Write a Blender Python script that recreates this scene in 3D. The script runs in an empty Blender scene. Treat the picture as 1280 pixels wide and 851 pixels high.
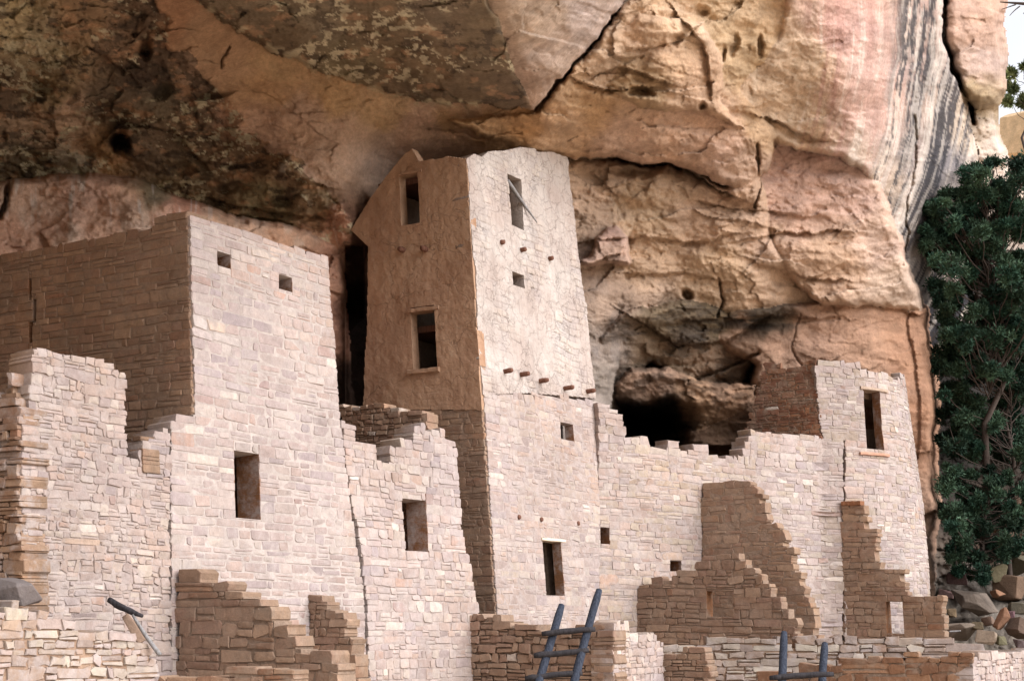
import bpy, math, random
import numpy as np

rng = np.random.default_rng(7)
random.seed(7)
C = bpy.context.scene.collection

# ------------------------------------------------------------------ camera model
CAMZ = 1.6
FPX = 1895.0
TH = math.radians(10.6)
CT, ST = math.cos(TH), math.sin(TH)

def ray(px, py):
    px = np.asarray(px, float); py = np.asarray(py, float)
    yc = 425.5 - py
    Y = FPX * CT - yc * ST
    return (px - 640.0) / Y, (FPX * ST + yc * CT) / Y      # X/Y , Z/Y

def P(px, py, Y):
    a, b = ray(px, py)
    return np.array([a * Y, Y, CAMZ + b * Y])

def srgb(r, g, b):
    def f(c):
        c = c / 255.0
        return c / 12.92 if c <= 0.04045 else ((c + 0.055) / 1.055) ** 2.4
    return (f(r), f(g), f(b))

# ------------------------------------------------------------------ numpy noise
_perm = np.random.default_rng(3).random(65536)
def _h(ix, iy, seed):
    k = (ix.astype(np.int64) * 374761393 + iy.astype(np.int64) * 668265263 + seed * 974634777) & 0x7fffffff
    k = ((k ^ (k >> 13)) * 1274126177) & 0x7fffffff
    k = (k ^ (k >> 16)) & 0xffff
    return _perm[k]
def vnoise(x, y, seed=0):
    x = np.asarray(x, float); y = np.asarray(y, float)
    ix = np.floor(x); iy = np.floor(y)
    fx = x - ix; fy = y - iy
    fx = fx * fx * fx * (fx * (fx * 6 - 15) + 10); fy = fy * fy * fy * (fy * (fy * 6 - 15) + 10)
    a = _h(ix, iy, seed); b = _h(ix + 1, iy, seed); c = _h(ix, iy + 1, seed); d = _h(ix + 1, iy + 1, seed)
    return (a + (b - a) * fx) * (1 - fy) + (c + (d - c) * fx) * fy
def fbm(x, y, seed=0, oct=4, gain=0.5):
    s = 0; a = 1; t = 0
    for i in range(oct):
        s = s + a * vnoise(x + 17.3 * i, y - 9.1 * i, seed + i); t += a
        a *= gain; x = x * 2.03 + y * 0.11; y = y * 2.01 - x * 0.07
    return s / t * 2 - 1
def ridged(x, y, seed=0, oct=3):
    s = 0; a = 1; t = 0
    for i in range(oct):
        s = s + a * (1 - np.abs(vnoise(x, y, seed + i) * 2 - 1)); t += a
        a *= 0.5; x = x * 2.03 + 5; y = y * 2.03 - 3
    return s / t
def sstep(a, b, x):
    t = np.clip((x - a) / (b - a), 0, 1)
    return t * t * (3 - 2 * t)

# ------------------------------------------------------------------ object helpers
def tag(o, label=None, cat=None, group=None, kind=None):
    if label: o['label'] = label
    if cat: o['category'] = cat
    if group: o['group'] = group
    if kind: o['kind'] = kind
    return o

def thing(name, loc, label, cat, group=None):
    o = bpy.data.objects.new(name, None)
    C.objects.link(o); o.location = loc; o.empty_display_size = 0.3
    return tag(o, label, cat, group)

def mesh_obj(name, verts, faces, mats, parent=None, colors=None, matidx=None, smooth=False):
    """verts world coordinates (N,3); faces list of tuples or (M,4)/(M,3) arrays"""
    V = np.asarray(verts, float)
    base = np.zeros(3)
    if parent is not None:
        q = parent
        while q is not None:
            base += np.array(q.location); q = q.parent
    elif len(V):
        base = np.array([V[:, 0].mean(), V[:, 1].mean(), V[:, 2].min()])
    me = bpy.data.meshes.new(name)
    arrs = faces if isinstance(faces, list) and len(faces) and isinstance(faces[0], np.ndarray) and faces[0].ndim == 2 else None
    me.vertices.add(len(V))
    me.vertices.foreach_set('co', (V - base).astype(np.float32).ravel())
    if arrs is None:
        tot = np.array([len(f) for f in faces]); loops = np.concatenate([np.asarray(f) for f in faces])
    else:
        tot = np.concatenate([np.full(len(a), a.shape[1]) for a in arrs]); loops = np.concatenate([a.ravel() for a in arrs])
    starts = np.concatenate([[0], np.cumsum(tot)[:-1]])
    me.loops.add(len(loops)); me.polygons.add(len(tot))
    me.loops.foreach_set('vertex_index', loops.astype(np.int32))
    me.polygons.foreach_set('loop_start', starts.astype(np.int32))
    me.polygons.foreach_set('loop_total', tot.astype(np.int32))
    if not isinstance(mats, (list, tuple)): mats = [mats]
    for m in mats: me.materials.append(m)
    if matidx is not None: me.polygons.foreach_set('material_index', np.asarray(matidx, np.int32))
    me.polygons.foreach_set('use_smooth', np.full(len(tot), smooth))
    if colors is not None:
        ca = me.color_attributes.new('Col', 'FLOAT_COLOR', 'POINT')
        cc = np.ones((len(V), 4), np.float32); cc[:, :3] = colors
        ca.data.foreach_set('color', cc.ravel())
    me.update(calc_edges=True); me.validate()
    o = bpy.data.objects.new(name, me); C.objects.link(o)
    if parent is not None: o.parent = parent
    else: o.location = base
    return o

# ------------------------------------------------------------------ materials
def new_mat(name, rough=0.92):
    m = bpy.data.materials.new(name); m.use_nodes = True
    nt = m.node_tree; b = nt.nodes['Principled BSDF']
    b.inputs['Roughness'].default_value = rough
    b.inputs['Specular IOR Level'].default_value = 0.12
    return m, nt, b
def N(nt, t, **kw):
    n = nt.nodes.new(t)
    for k, v in kw.items():
        if k.startswith('i_'):
            n.inputs[k[2:].replace('_', ' ')].default_value = v
        else: setattr(n, k, v)
    return n
def mixc(nt, mode, fac, a, b):
    n = nt.nodes.new('ShaderNodeMix'); n.data_type = 'RGBA'; n.blend_type = mode
    for s, v in ((0, fac), (6, a), (7, b)):
        if hasattr(v, 'is_linked') or hasattr(v, 'links'): nt.links.new(v, n.inputs[s])
        elif isinstance(v, (int, float)): n.inputs[s].default_value = v
        else: n.inputs[s].default_value = (*v, 1)
    return n.outputs[2]
def mapr(nt, v, a, b, c, d):
    n = nt.nodes.new('ShaderNodeMapRange'); nt.links.new(v, n.inputs[0])
    for i, x in enumerate((a, b, c, d)): n.inputs[i + 1].default_value = x
    return n.outputs[0]
def noise(nt, co, scale, det=4, rough=0.6, dist=0.0):
    n = nt.nodes.new('ShaderNodeTexNoise'); nt.links.new(co, n.inputs['Vector'])
    n.inputs['Scale'].default_value = scale; n.inputs['Detail'].default_value = det
    n.inputs['Roughness'].default_value = rough; n.inputs['Distortion'].default_value = dist
    return n.outputs['Fac']
def bump(nt, h, strength, dist, prev=None):
    n = nt.nodes.new('ShaderNodeBump'); nt.links.new(h, n.inputs['Height'])
    n.inputs['Strength'].default_value = strength; n.inputs['Distance'].default_value = dist
    if prev: nt.links.new(prev, n.inputs['Normal'])
    return n.outputs[0]
def texco(nt): return nt.nodes.new('ShaderNodeTexCoord').outputs['Object']

def mat_vcol(name, mud=None, gmul=1.0, s1=3.0, s2=30.0, lo=0.75, hi=1.2, b1=0.03, b2=0.01):
    m, nt, b = new_mat(name); co = texco(nt)
    a = nt.nodes.new('ShaderNodeVertexColor'); a.layer_name = 'Col'
    n1 = noise(nt, co, s1, 8, 0.65); n2 = noise(nt, co, s2, 8, 0.75)
    v1 = mapr(nt, n1, 0.3, 0.7, lo, hi); v2 = mapr(nt, n2, 0.25, 0.75, lo, hi)
    src = a.outputs[0]
    if mud is not None:
        src = mixc(nt, 'MIX', mapr(nt, noise(nt, co, 3.2, 6, 0.72), 0.46, 0.62, 0.0, 0.75), src, mud)
        src = mixc(nt, 'MULTIPLY', 1.0, src, mapr(nt, noise(nt, co, 0.7, 5, 0.65), 0.3, 0.7, 0.86, 1.10))
    c = mixc(nt, 'MULTIPLY', 1.0, src, v1); c = mixc(nt, 'MULTIPLY', 1.0, c, v2)
    nt.links.new(c, b.inputs['Base Color'])
    nn = bump(nt, n1, 0.8, b1); nn = bump(nt, n2, 0.8, b2, nn)
    nt.links.new(nn, b.inputs['Normal'])
    return m

def mat_mortar(name, c1, c2, scale=14, bd=0.02):
    m, nt, b = new_mat(name); co = texco(nt)
    n1 = noise(nt, co, scale, 5, 0.7); n2 = noise(nt, co, 2.2, 3, 0.6)
    c = mixc(nt, 'MIX', mapr(nt, n1, 0.35, 0.65, 0, 1), c1, c2)
    c = mixc(nt, 'MULTIPLY', 1.0, c, mapr(nt, n2, 0.3, 0.7, 0.85, 1.12))
    nt.links.new(c, b.inputs['Base Color'])
    nn = bump(nt, n1, 1.0, bd); nn = bump(nt, noise(nt, co, 60, 3, 0.6), 0.6, 0.006, nn)
    nt.links.new(nn, b.inputs['Normal'])
    return m

def mat_plaster(name, base, alt, patch, crack=0.75, crack_scale=3.2, crackw=0.018):
    m, nt, b = new_mat(name); co = texco(nt)
    big = noise(nt, co, 0.9, 4, 0.6); mid = noise(nt, co, 5, 5, 0.7); fine = noise(nt, co, 45, 4, 0.7)
    mp = N(nt, 'ShaderNodeMapping'); nt.links.new(co, mp.inputs[0]); mp.inputs['Scale'].default_value = (9, 9, 0.8)
    wash = noise(nt, mp.outputs[0], 1.0, 4, 0.6)
    c = mixc(nt, 'MIX', mapr(nt, big, 0.40, 0.60, 0, 1), base, alt)
    c = mixc(nt, 'MIX', mapr(nt, mid, 0.60, 0.68, 0, 0.55), c, patch)
    c = mixc(nt, 'MULTIPLY', 1.0, c, mapr(nt, wash, 0.3, 0.7, 0.90, 1.08))
    c = mixc(nt, 'MULTIPLY', 1.0, c, mapr(nt, fine, 0.3, 0.7, 0.90, 1.08))
    # cracks
    nz = N(nt, 'ShaderNodeTexNoise'); nt.links.new(co, nz.inputs['Vector']); nz.inputs['Scale'].default_value = 4.0; nz.inputs['Detail'].default_value = 4
    ad = N(nt, 'ShaderNodeVectorMath', operation='MULTIPLY_ADD'); nt.links.new(nz.outputs['Color'], ad.inputs[0])
    ad.inputs[1].default_value = (0.42, 0.42, 0.42); nt.links.new(co, ad.inputs[2])
    vo = N(nt, 'ShaderNodeTexVoronoi', feature='DISTANCE_TO_EDGE'); nt.links.new(ad.outputs[0], vo.inputs['Vector']); vo.inputs['Scale'].default_value = crack_scale
    vo2 = N(nt, 'ShaderNodeTexVoronoi', feature='DISTANCE_TO_EDGE'); nt.links.new(ad.outputs[0], vo2.inputs['Vector']); vo2.inputs['Scale'].default_value = crack_scale * 2.3
    k1 = mapr(nt, vo.outputs['Distance'], crackw * 0.3, crackw * 1.6, 1, 0)
    k2 = mapr(nt, vo2.outputs['Distance'], crackw * 0.3, crackw * 2.2, 0.7, 0)
    gate = mapr(nt, noise(nt, co, 1.6, 3, 0.5), 0.42, 0.58, 0.1, 1)
    mx = N(nt, 'ShaderNodeMath', operation='MAXIMUM'); nt.links.new(k1, mx.inputs[0])
    ml = N(nt, 'ShaderNodeMath', operation='MULTIPLY'); nt.links.new(k2, ml.inputs[0]); nt.links.new(gate, ml.inputs[1])
    nt.links.new(ml.outputs[0], mx.inputs[1])
    kk = N(nt, 'ShaderNodeMath', operation='MULTIPLY'); nt.links.new(mx.outputs[0], kk.inputs[0])
    g2 = mapr(nt, noise(nt, co, 0.8, 2, 0.5), 0.40, 0.5, 0.25, crack); nt.links.new(g2, kk.inputs[1])
    c = mixc(nt, 'MIX', kk.outputs[0], c, tuple(x * 0.32 for x in base))
    at = nt.nodes.new('ShaderNodeVertexColor'); at.layer_name = 'Col'; c = mixc(nt, 'MULTIPLY', 1.0, c, at.outputs[0])
    nt.links.new(c, b.inputs['Base Color'])
    inv = N(nt, 'ShaderNodeMath', operation='SUBTRACT'); inv.inputs[0].default_value = 1.0; nt.links.new(kk.outputs[0], inv.inputs[1])
    nn = bump(nt, mid, 0.9, 0.04); nn = bump(nt, inv.outputs[0], 0.9, 0.02, nn); nn = bump(nt, fine, 0.7, 0.006, nn)
    nt.links.new(nn, b.inputs['Normal'])
    return m

M_STONE = mat_vcol('sandstone_blocks', s1=9, s2=45, lo=0.84, hi=1.14, b1=0.02, b2=0.008)
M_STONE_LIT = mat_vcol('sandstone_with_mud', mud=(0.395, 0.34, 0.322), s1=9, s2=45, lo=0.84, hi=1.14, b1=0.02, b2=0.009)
M_STONE_SHADED = mat_vcol('shaded_sandstone_with_mud', mud=(0.28, 0.205, 0.155), s1=9, s2=45, lo=0.80, hi=1.16, b1=0.025, b2=0.012)  # browner copy of the stone, shade of the side walls in its colour
M_CLIFF = mat_vcol('cliff_sandstone', s1=1.6, s2=16, lo=0.74, hi=1.24, b1=0.06, b2=0.055)
M_ROCK = mat_vcol('loose_sandstone', s1=3, s2=20, lo=0.8, hi=1.2, b1=0.05, b2=0.02)
M_MORT_PALE = mat_mortar('pale_clay_mortar', (0.41, 0.345, 0.32), (0.31, 0.25, 0.225))
M_MORT_WHITE = mat_mortar('whitish_clay_mortar', (0.46, 0.405, 0.375), (0.37, 0.31, 0.285))
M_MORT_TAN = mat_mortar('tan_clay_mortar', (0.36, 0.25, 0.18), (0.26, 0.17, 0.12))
M_MORT_SHADED = mat_mortar('shaded_clay_mortar', (0.31, 0.225, 0.17), (0.24, 0.17, 0.125), scale=18, bd=0.035)  # mortar of the shaded walls, darkened in its colour
M_PL_LIT = mat_plaster('cream_pink_plaster', (0.41, 0.34, 0.305), (0.475, 0.42, 0.385), (0.36, 0.30, 0.27), crack=0.42, crack_scale=2.6, crackw=0.013)
M_PL_TAN = mat_plaster('tan_plaster', (0.42, 0.275, 0.185), (0.36, 0.225, 0.15), (0.46, 0.34, 0.25), crack=0.4, crack_scale=1.3, crackw=0.008)  # warmer plaster tone for the tower side

def mat_wood(name, c1, c2):
    m, nt, b = new_mat(name, 0.8); co = texco(nt)
    mp = N(nt, 'ShaderNodeMapping'); nt.links.new(co, mp.inputs[0]); mp.inputs['Scale'].default_value = (30, 30, 3)
    n1 = noise(nt, mp.outputs[0], 1.5, 5, 0.7)
    c = mixc(nt, 'MIX', mapr(nt, n1, 0.35, 0.65, 0, 1), c1, c2)
    nt.links.new(c, b.inputs['Base Color']); nt.links.new(bump(nt, n1, 0.8, 0.01), b.inputs['Normal'])
    return m
M_LADDER = mat_wood('blue_grey_weathered_wood', (0.016, 0.02, 0.032), (0.055, 0.064, 0.088))
M_RUNG = mat_wood('dark_weathered_wood', (0.02, 0.019, 0.021), (0.055, 0.05, 0.055))
M_BEAM = mat_wood('brown_juniper_beam', (0.10, 0.045, 0.03), (0.20, 0.10, 0.07))
M_GREYWOOD = mat_wood('silver_weathered_wood', (0.16, 0.15, 0.14), (0.32, 0.31, 0.32))
M_BARK = mat_wood('grey_bark', (0.035, 0.026, 0.022), (0.08, 0.06, 0.05))
def mat_leaf(name, c1, c2):
    m, nt, b = new_mat(name, 0.7)
    a = nt.nodes.new('ShaderNodeVertexColor'); a.layer_name = 'Col'
    co = texco(nt)
    c = mixc(nt, 'MIX', mapr(nt, noise(nt, co, 1.4, 2, 0.5), 0.4, 0.6, 0, 1), c1, c2)
    c = mixc(nt, 'MULTIPLY', 1.0, c, a.outputs[0])
    nt.links.new(c, b.inputs['Base Color'])
    return m
M_LEAF = mat_leaf('dark_juniper_green', (0.017, 0.042, 0.027), (0.042, 0.074, 0.044))
M_LEAF2 = mat_leaf('pale_scrub_green', (0.10, 0.13, 0.05), (0.17, 0.19, 0.08))

# ------------------------------------------------------------------ wall surfaces
V2 = lambda x, y: np.array([x, y], float)
u_dir = V2(0.517, 0.856); u_dir /= np.linalg.norm(u_dir)
w_dir = V2(u_dir[1], -u_dir[0])            # out of the bright faces, towards the right and the viewer
v_dir = -w_dir

class Plane:
    """point = O + u*U + v*V ; v is the height above ground; N outward (towards the viewer)"""
    def __init__(s, O, d, batter=(0, 0), flip=False):
        s.O = np.array([O[0], O[1], 0.0]); d = np.asarray(d) / np.linalg.norm(d)
        s.U = np.array([d[0], d[1], 0.0]); s.V = np.array([batter[0], batter[1], 1.0])
        n = np.cross(s.U, s.V); n /= np.linalg.norm(n)
        if n @ np.array([O[0], O[1], 0]) > 0: n = -n
        if flip: n = -n
        s.N = n
    def hit(s, px, py):
        a, b = ray(px, py)
        A = np.column_stack([s.U, s.V, -np.array([a, 1.0, b])])
        r = np.linalg.solve(A, np.array([0, 0, CAMZ]) - s.O)
        return r[0], r[1]
    def pt(s, u, v, off):
        return s.O + u[..., None] * s.U + v[..., None] * s.V + off[..., None] * s.N

class Path:
    """vertical wall on a plan polyline; lean = inward shift per metre of height at each vertex"""
    def __init__(s, pts, lean):
        s.p = np.asarray(pts, float); d = np.diff(s.p, axis=0); L = np.linalg.norm(d, axis=1)
        s.L = np.concatenate([[0], np.cumsum(L)]); s.d = d / L[:, None]; s.lean = np.asarray(lean, float)
        n = np.column_stack([s.d[:, 1], -s.d[:, 0]])
        vn = np.vstack([n[:1], (n[:-1] + n[1:]) / 2, n[-1:]]); s.vn = vn / np.linalg.norm(vn, axis=1)[:, None]
    def hit(s, px, py):
        a, b = ray(px, py); v = 4.0
        for it in range(6):
            p = s.p - s.vn * (s.lean * v)[:, None]; best = None
            for i in range(len(p) - 1):
                e = p[i + 1] - p[i]; den = e[0] - a * e[1]
                if abs(den) < 1e-9: continue
                t = (a * p[i][1] - p[i][0]) / den
                if (t >= -1e-6 or i == 0) and t <= 1 + 1e-6 and den > 0:
                    best = (s.L[i] + t * (s.L[i + 1] - s.L[i]), p[i][1] + t * e[1]); break
            if best is None: best = (s.L[-1], p[np.argmax(p[:, 0] / p[:, 1])][1])
            v = CAMZ + b * best[1]
        return best[0], v
    def pt(s, u, v, off):
        u = np.asarray(u); off = off - np.interp(u, s.L, s.lean) * v
        x = np.interp(u, s.L, s.p[:, 0]); y = np.interp(u, s.L, s.p[:, 1])
        lo = u < 0; x = np.where(lo, s.p[0, 0] + u * s.d[0, 0], x); y = np.where(lo, s.p[0, 1] + u * s.d[0, 1], y)
        nx = np.interp(u, s.L, s.vn[:, 0]); ny = np.interp(u, s.L, s.vn[:, 1])
        return np.stack([x + off * nx, y + off * ny, v + 0 * u], -1)

def scan(poly, v):
    xs = []
    n = len(poly)
    for i in range(n):
        (x0, y0), (x1, y1) = poly[i], poly[(i + 1) % n]
        if (y0 <= v) != (y1 <= v):
            xs.append(x0 + (v - y0) / (y1 - y0) * (x1 - x0))
    xs.sort()
    return [(xs[i], xs[i + 1]) for i in range(0, len(xs) - 1, 2)]

def holes_uv(surf, holes):
    out = []
    for h in holes:     # pixel quads given as x0,y0,x1,y1 of the left edge top and right edge bottom
        if len(h) == 4:
            (ua, va), (ub, vb) = surf.hit(h[0], h[1]), surf.hit(h[2], h[3])
        else: ua, vb, ub, va = h[:4]
        out.append((min(ua, ub), max(ua, ub), min(va, vb), max(va, vb)))
    return out

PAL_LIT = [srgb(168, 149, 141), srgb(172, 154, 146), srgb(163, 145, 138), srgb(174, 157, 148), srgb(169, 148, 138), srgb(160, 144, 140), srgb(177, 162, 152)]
PAL_SHADED = [srgb(146, 119, 100), srgb(151, 125, 106), srgb(141, 115, 98), srgb(157, 131, 111), srgb(146, 118, 101)]  # same masonry as the pale fronts, browned to carry shade
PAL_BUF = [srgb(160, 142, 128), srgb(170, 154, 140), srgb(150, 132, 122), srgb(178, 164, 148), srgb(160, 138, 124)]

def stone_wall(name, surf, outline, holes=(), thick=0.4, ch=0.12, sw=0.3, pal=PAL_LIT, mort=None, parent=None,
               seed=1, gap=0.012, recess=0.012, proud=0.014, jit=0.12, rag=0.03, split=0.3, warp=0.03, vmin=None, white=0.02, label=None, light=1.0, bulge=0.03, inset=(0, 0)):
    r = np.random.default_rng(seed)
    mort = mort or M_MORT_PALE
    ch *= 0.80; sw *= 0.80; gap *= 0.8
    if pal is not PAL_SHADED: recess *= 0.5; gap *= 0.75; jit *= 1.3
    poly = [surf.hit(x, y) for x, y in outline]
    if vmin is not None: poly = [(u, max(v, vmin)) for u, v in poly]
    hs = holes_uv(surf, holes)
    v0 = min(p[1] for p in poly); v1 = max(p[1] for p in poly)
    cells = []; ends = []
    runs = []
    v = v0
    while v < v1:
        h = ch * r.uniform(0.62, 1.45)
        vm = v + h * 0.5; nxt = scan(poly, v + h * 1.5)
        for (a, b) in scan(poly, vm):
            a += r.uniform(-rag, rag) + inset[0]; b += r.uniform(-rag, rag) - inset[1]
            if b - a < 0.06: continue
            act = [q for q in hs if q[2] < v + h and q[3] > v and q[0] < b and q[1] > a]
            cuts = sorted(set([a, b] + [min(max(e, a), b) for q in act for e in q[:2]]))
            for c0, c1 in zip(cuts[:-1], cuts[1:]):
                if c1 - c0 < 0.015: continue
                cm = (c0 + c1) / 2
                bands = [(v, v + h)]
                for q in act:
                    if q[0] < cm < q[1]:
                        nb = []
                        for (p0, p1) in bands:
                            if q[2] > p0: nb.append((p0, min(p1, q[2])))
                            if q[3] < p1: nb.append((max(p0, q[3]), p1))
                        bands = [x for x in nb if x[1] - x[0] > 0.012]
                for (p0, p1) in bands:
                    lend = abs(c0 - a) < 1e-6 or any(abs(c0 - q[1]) < 1e-6 for q in act)
                    rend = abs(c1 - b) < 1e-6 or any(abs(c1 - q[0]) < 1e-6 for q in act)
                    hl = any(abs(c0 - q[1]) < 1e-6 for q in act); hr = any(abs(c1 - q[0]) < 1e-6 for q in act)
                    rl, rr0 = c0 + 0.014 * lend, c1 - 0.014 * rend
                    if act: runs.append((rl, rr0, p0, p1))
                    else:
                        cc = sorted(set([rl, rr0] + [min(max(e, rl), rr0) for q in nxt for e in q]))
                        for e0, e1 in zip(cc[:-1], cc[1:]):
                            if e1 - e0 < 0.02: continue
                            em = (e0 + e1) / 2; cov = any(q[0] <= em <= q[1] for q in nxt)
                            runs.append((e0, e1, p0, p1 if cov else p0 + (p1 - p0) * 0.45))
                    x = c0
                    while x < c1 - 0.02:
                        wd = sw * math.exp(r.normal(0, 0.42))
                        if c1 - (x + wd) < sw * 0.45: wd = c1 - x
                        le = x == c0 and lend; re_ = x + wd >= c1 - 1e-6 and rend
                        e = (1.0 if (le or re_) else 0.0) + (2.0 if (le and hl) else 0) + (4.0 if (re_ and hr) else 0)
                        if not any(q[0] <= x + wd / 2 <= q[1] for q in nxt) and not act:
                            if r.random() < 0.06: x += wd; continue
                            p1_ = p0 + (p1 - p0) * r.uniform(0.7, 1.12)
                            cells.append((x, x + wd, p0, p1_, max(e, 1.0))); x += wd; continue
                        if r.random() < split and p1 - p0 > 0.07:
                            k = r.uniform(0.3, 0.7); pm = p0 + (p1 - p0) * k
                            cells.append((x, x + wd, p0, pm, e)); cells.append((x, x + wd, pm, p1, e))
                        else: cells.append((x, x + wd, p0, p1, e))
                        x += wd
        v += h
    cells = np.array(cells); n = len(cells)
    a, b, c, d, e = cells.T
    g = gap * r.uniform(0.5, 1.6, (n, 4)) * 0.5
    g[e > 0.5] *= 0.25; g[e > 1.5] = 0
    a = a + g[:, 0]; b = b - g[:, 1]; c = c + g[:, 2]; d = d - g[:, 3]
    ww = b - a; hh = d - c
    rr = np.minimum(ww, hh) * r.uniform(0.06, 0.24, n)
    rr[e > 1.5] = 0.004
    jm = np.where(e > 1.5, 0.0, 1.0)[:, None]
    fx = np.stack([a + rr, b - rr, b, b, b - rr, a + rr, a, a], 1)
    fy = np.stack([c, c, c + rr, d - rr, d, d, d - rr, c + rr], 1)
    hj = np.minimum(hh, 0.2)[:, None]
    fx = fx + r.uniform(-jit, jit, (n, 8)) * hj * 0.6 * jm; fy = fy + r.uniform(-jit, jit, (n, 8)) * hj * 0.6 * jm
    cx = fx.mean(1, keepdims=True); cy = fy.mean(1, keepdims=True)
    ins = 1 - np.minimum(0.008 / np.maximum(np.minimum(ww, hh), 0.03), 0.3)[:, None]
    ix = cx + (fx - cx) * (1 - (1 - ins) * 1.0); iy = cy + (fy - cy) * ins
    pr = (r.uniform(-0.35, 1.0, n) * proud * (0.9 if pal is PAL_SHADED else 0.55))[:, None]
    tilt = r.normal(0, 0.008, (n, 2))
    dep = np.where(e > 0.5, thick * 0.985, 0.05)[:, None]
    def wf(U, Vv):
        k = warp * fbm(U * 0.5 + seed, Vv * 0.35, seed + 40, 3)
        k2 = bulge * fbm(U * 0.8 - seed, Vv * 0.8, seed + 80, 3)
        return k, k2
    def mk(X, Y, off):
        k, k2 = wf(X, Y)
        return surf.pt(X, Y + k, off + k2)
    rel = (ix - cx) / np.maximum(ww[:, None], 0.05) * tilt[:, :1] + (iy - cy) / np.maximum(hh[:, None], 0.05) * tilt[:, 1:]
    ringB = mk(fx, fy, -dep + 0 * fx)
    ringO = mk(fx, fy, pr - 0.007 + 0 * fx)
    ringF = mk(ix, iy, pr + rel)
    cen = mk(cx, cy, pr + r.uniform(0, 0.006, (n, 1)))
    V = np.concatenate([ringB, ringO, ringF, cen], 1).reshape(-1, 3)       # 25 per stone
    o = (np.arange(n) * 25)[:, None]
    q = []
    for k in range(8):
        k2 = (k + 1) % 8
        q.append(np.concatenate([o + k, o + k2, o + 8 + k2, o + 8 + k], 1))
        q.append(np.concatenate([o + 8 + k, o + 8 + k2, o + 16 + k2, o + 16 + k], 1))
    Q = np.concatenate(q, 0)
    T = np.concatenate([np.concatenate([o + 16 + k, o + 16 + (k + 1) % 8, o + 24], 1) for k in range(8)], 0)
    P_ = np.array(pal) * (np.array([0.975, 0.998, 1.015]) if min(p[2] / p[0] for p in pal) > 0.55 else 1.0)
    col = P_[r.integers(0, len(pal), n)] * r.uniform(0.92, 1.08, (n, 1)) * light
    bigv = 1 + 0.2 * fbm(cx[:, 0] * 0.6, cy[:, 0] * 0.6, seed + 9, 3)
    dft = fbm(cx[:, 0] * 0.45 + 3, cy[:, 0] * 0.5, seed + 15, 3)[:, None]
    col = col * bigv[:, None] * (1 + dft * np.array([0.05, 0.0, -0.09]))
    wsel = r.random(n) < white * 0.45
    col[wsel] = np.array(srgb(192, 180, 170)) * light
    osel = r.random(n) < 0.03
    col[osel] = col[osel] * np.array([1.0, 0.9, 0.84])
    col = np.clip(col, 0.02, 0.8)
    colv = np.repeat(col, 25, 0)
    eb = np.nonzero(e > 0.5)[0]
    for k in range(8): colv[eb * 25 + k] = np.array(srgb(140, 117, 98))  # back edges of end stones browned to imitate shade
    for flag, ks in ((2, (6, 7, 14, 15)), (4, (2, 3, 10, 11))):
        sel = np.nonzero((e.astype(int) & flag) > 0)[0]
        for k in ks: colv[sel * 25 + k] = np.array(srgb(130, 92, 66))  # jamb sides at openings painted in a shade brown
    # mortar core
    R = np.array(runs); CV = []; CF = []
    base = len(V); k = 0
    seg_v = []; seg_f = []
    for (x0, x1, y0, y1) in R:
        m = max(1, int(math.ceil((x1 - x0) / 0.25)))
        xs = np.linspace(x0, x1, m + 1)
        X = np.tile(xs, 4); Yy = np.concatenate([np.full(m + 1, y0), np.full(m + 1, y1), np.full(m + 1, y1), np.full(m + 1, y0)])
        OF = np.concatenate([np.full(2 * (m + 1), -recess), np.full(2 * (m + 1), -thick)])
        seg_v.append(np.stack([X, Yy, OF], 1))
        b0 = base + k; s = m + 1
        i = np.arange(m)[:, None]
        f = [np.concatenate([b0 + r0 * s + i, b0 + r0 * s + i + 1, b0 + r1 * s + i + 1, b0 + r1 * s + i], 1) for r0, r1 in ((0, 1), (1, 2), (2, 3), (3, 0))]
        f.append(np.array([[b0, b0 + s, b0 + 2 * s, b0 + 3 * s], [b0 + m, b0 + s + m, b0 + 2 * s + m, b0 + 3 * s + m]]))
        seg_f.append(np.concatenate(f, 0)); k += 4 * s
    S = np.concatenate(seg_v, 0); CVv = mk(S[:, 0], S[:, 1], S[:, 2]); CFv = np.concatenate(seg_f, 0)
    V = np.concatenate([V, CVv], 0)
    colv = np.concatenate([colv, np.ones((len(CVv), 3))], 0)
    faces = [Q, CFv, T]
    mi = np.concatenate([np.zeros(len(Q)), np.ones(len(CFv)), np.zeros(len(T))])
    ob = mesh_obj(name, V, faces, [M_STONE_SHADED if mort is M_MORT_SHADED else M_STONE_LIT, mort], parent, colv, mi)
    if label: ob['label'] = label
    return ob

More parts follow.
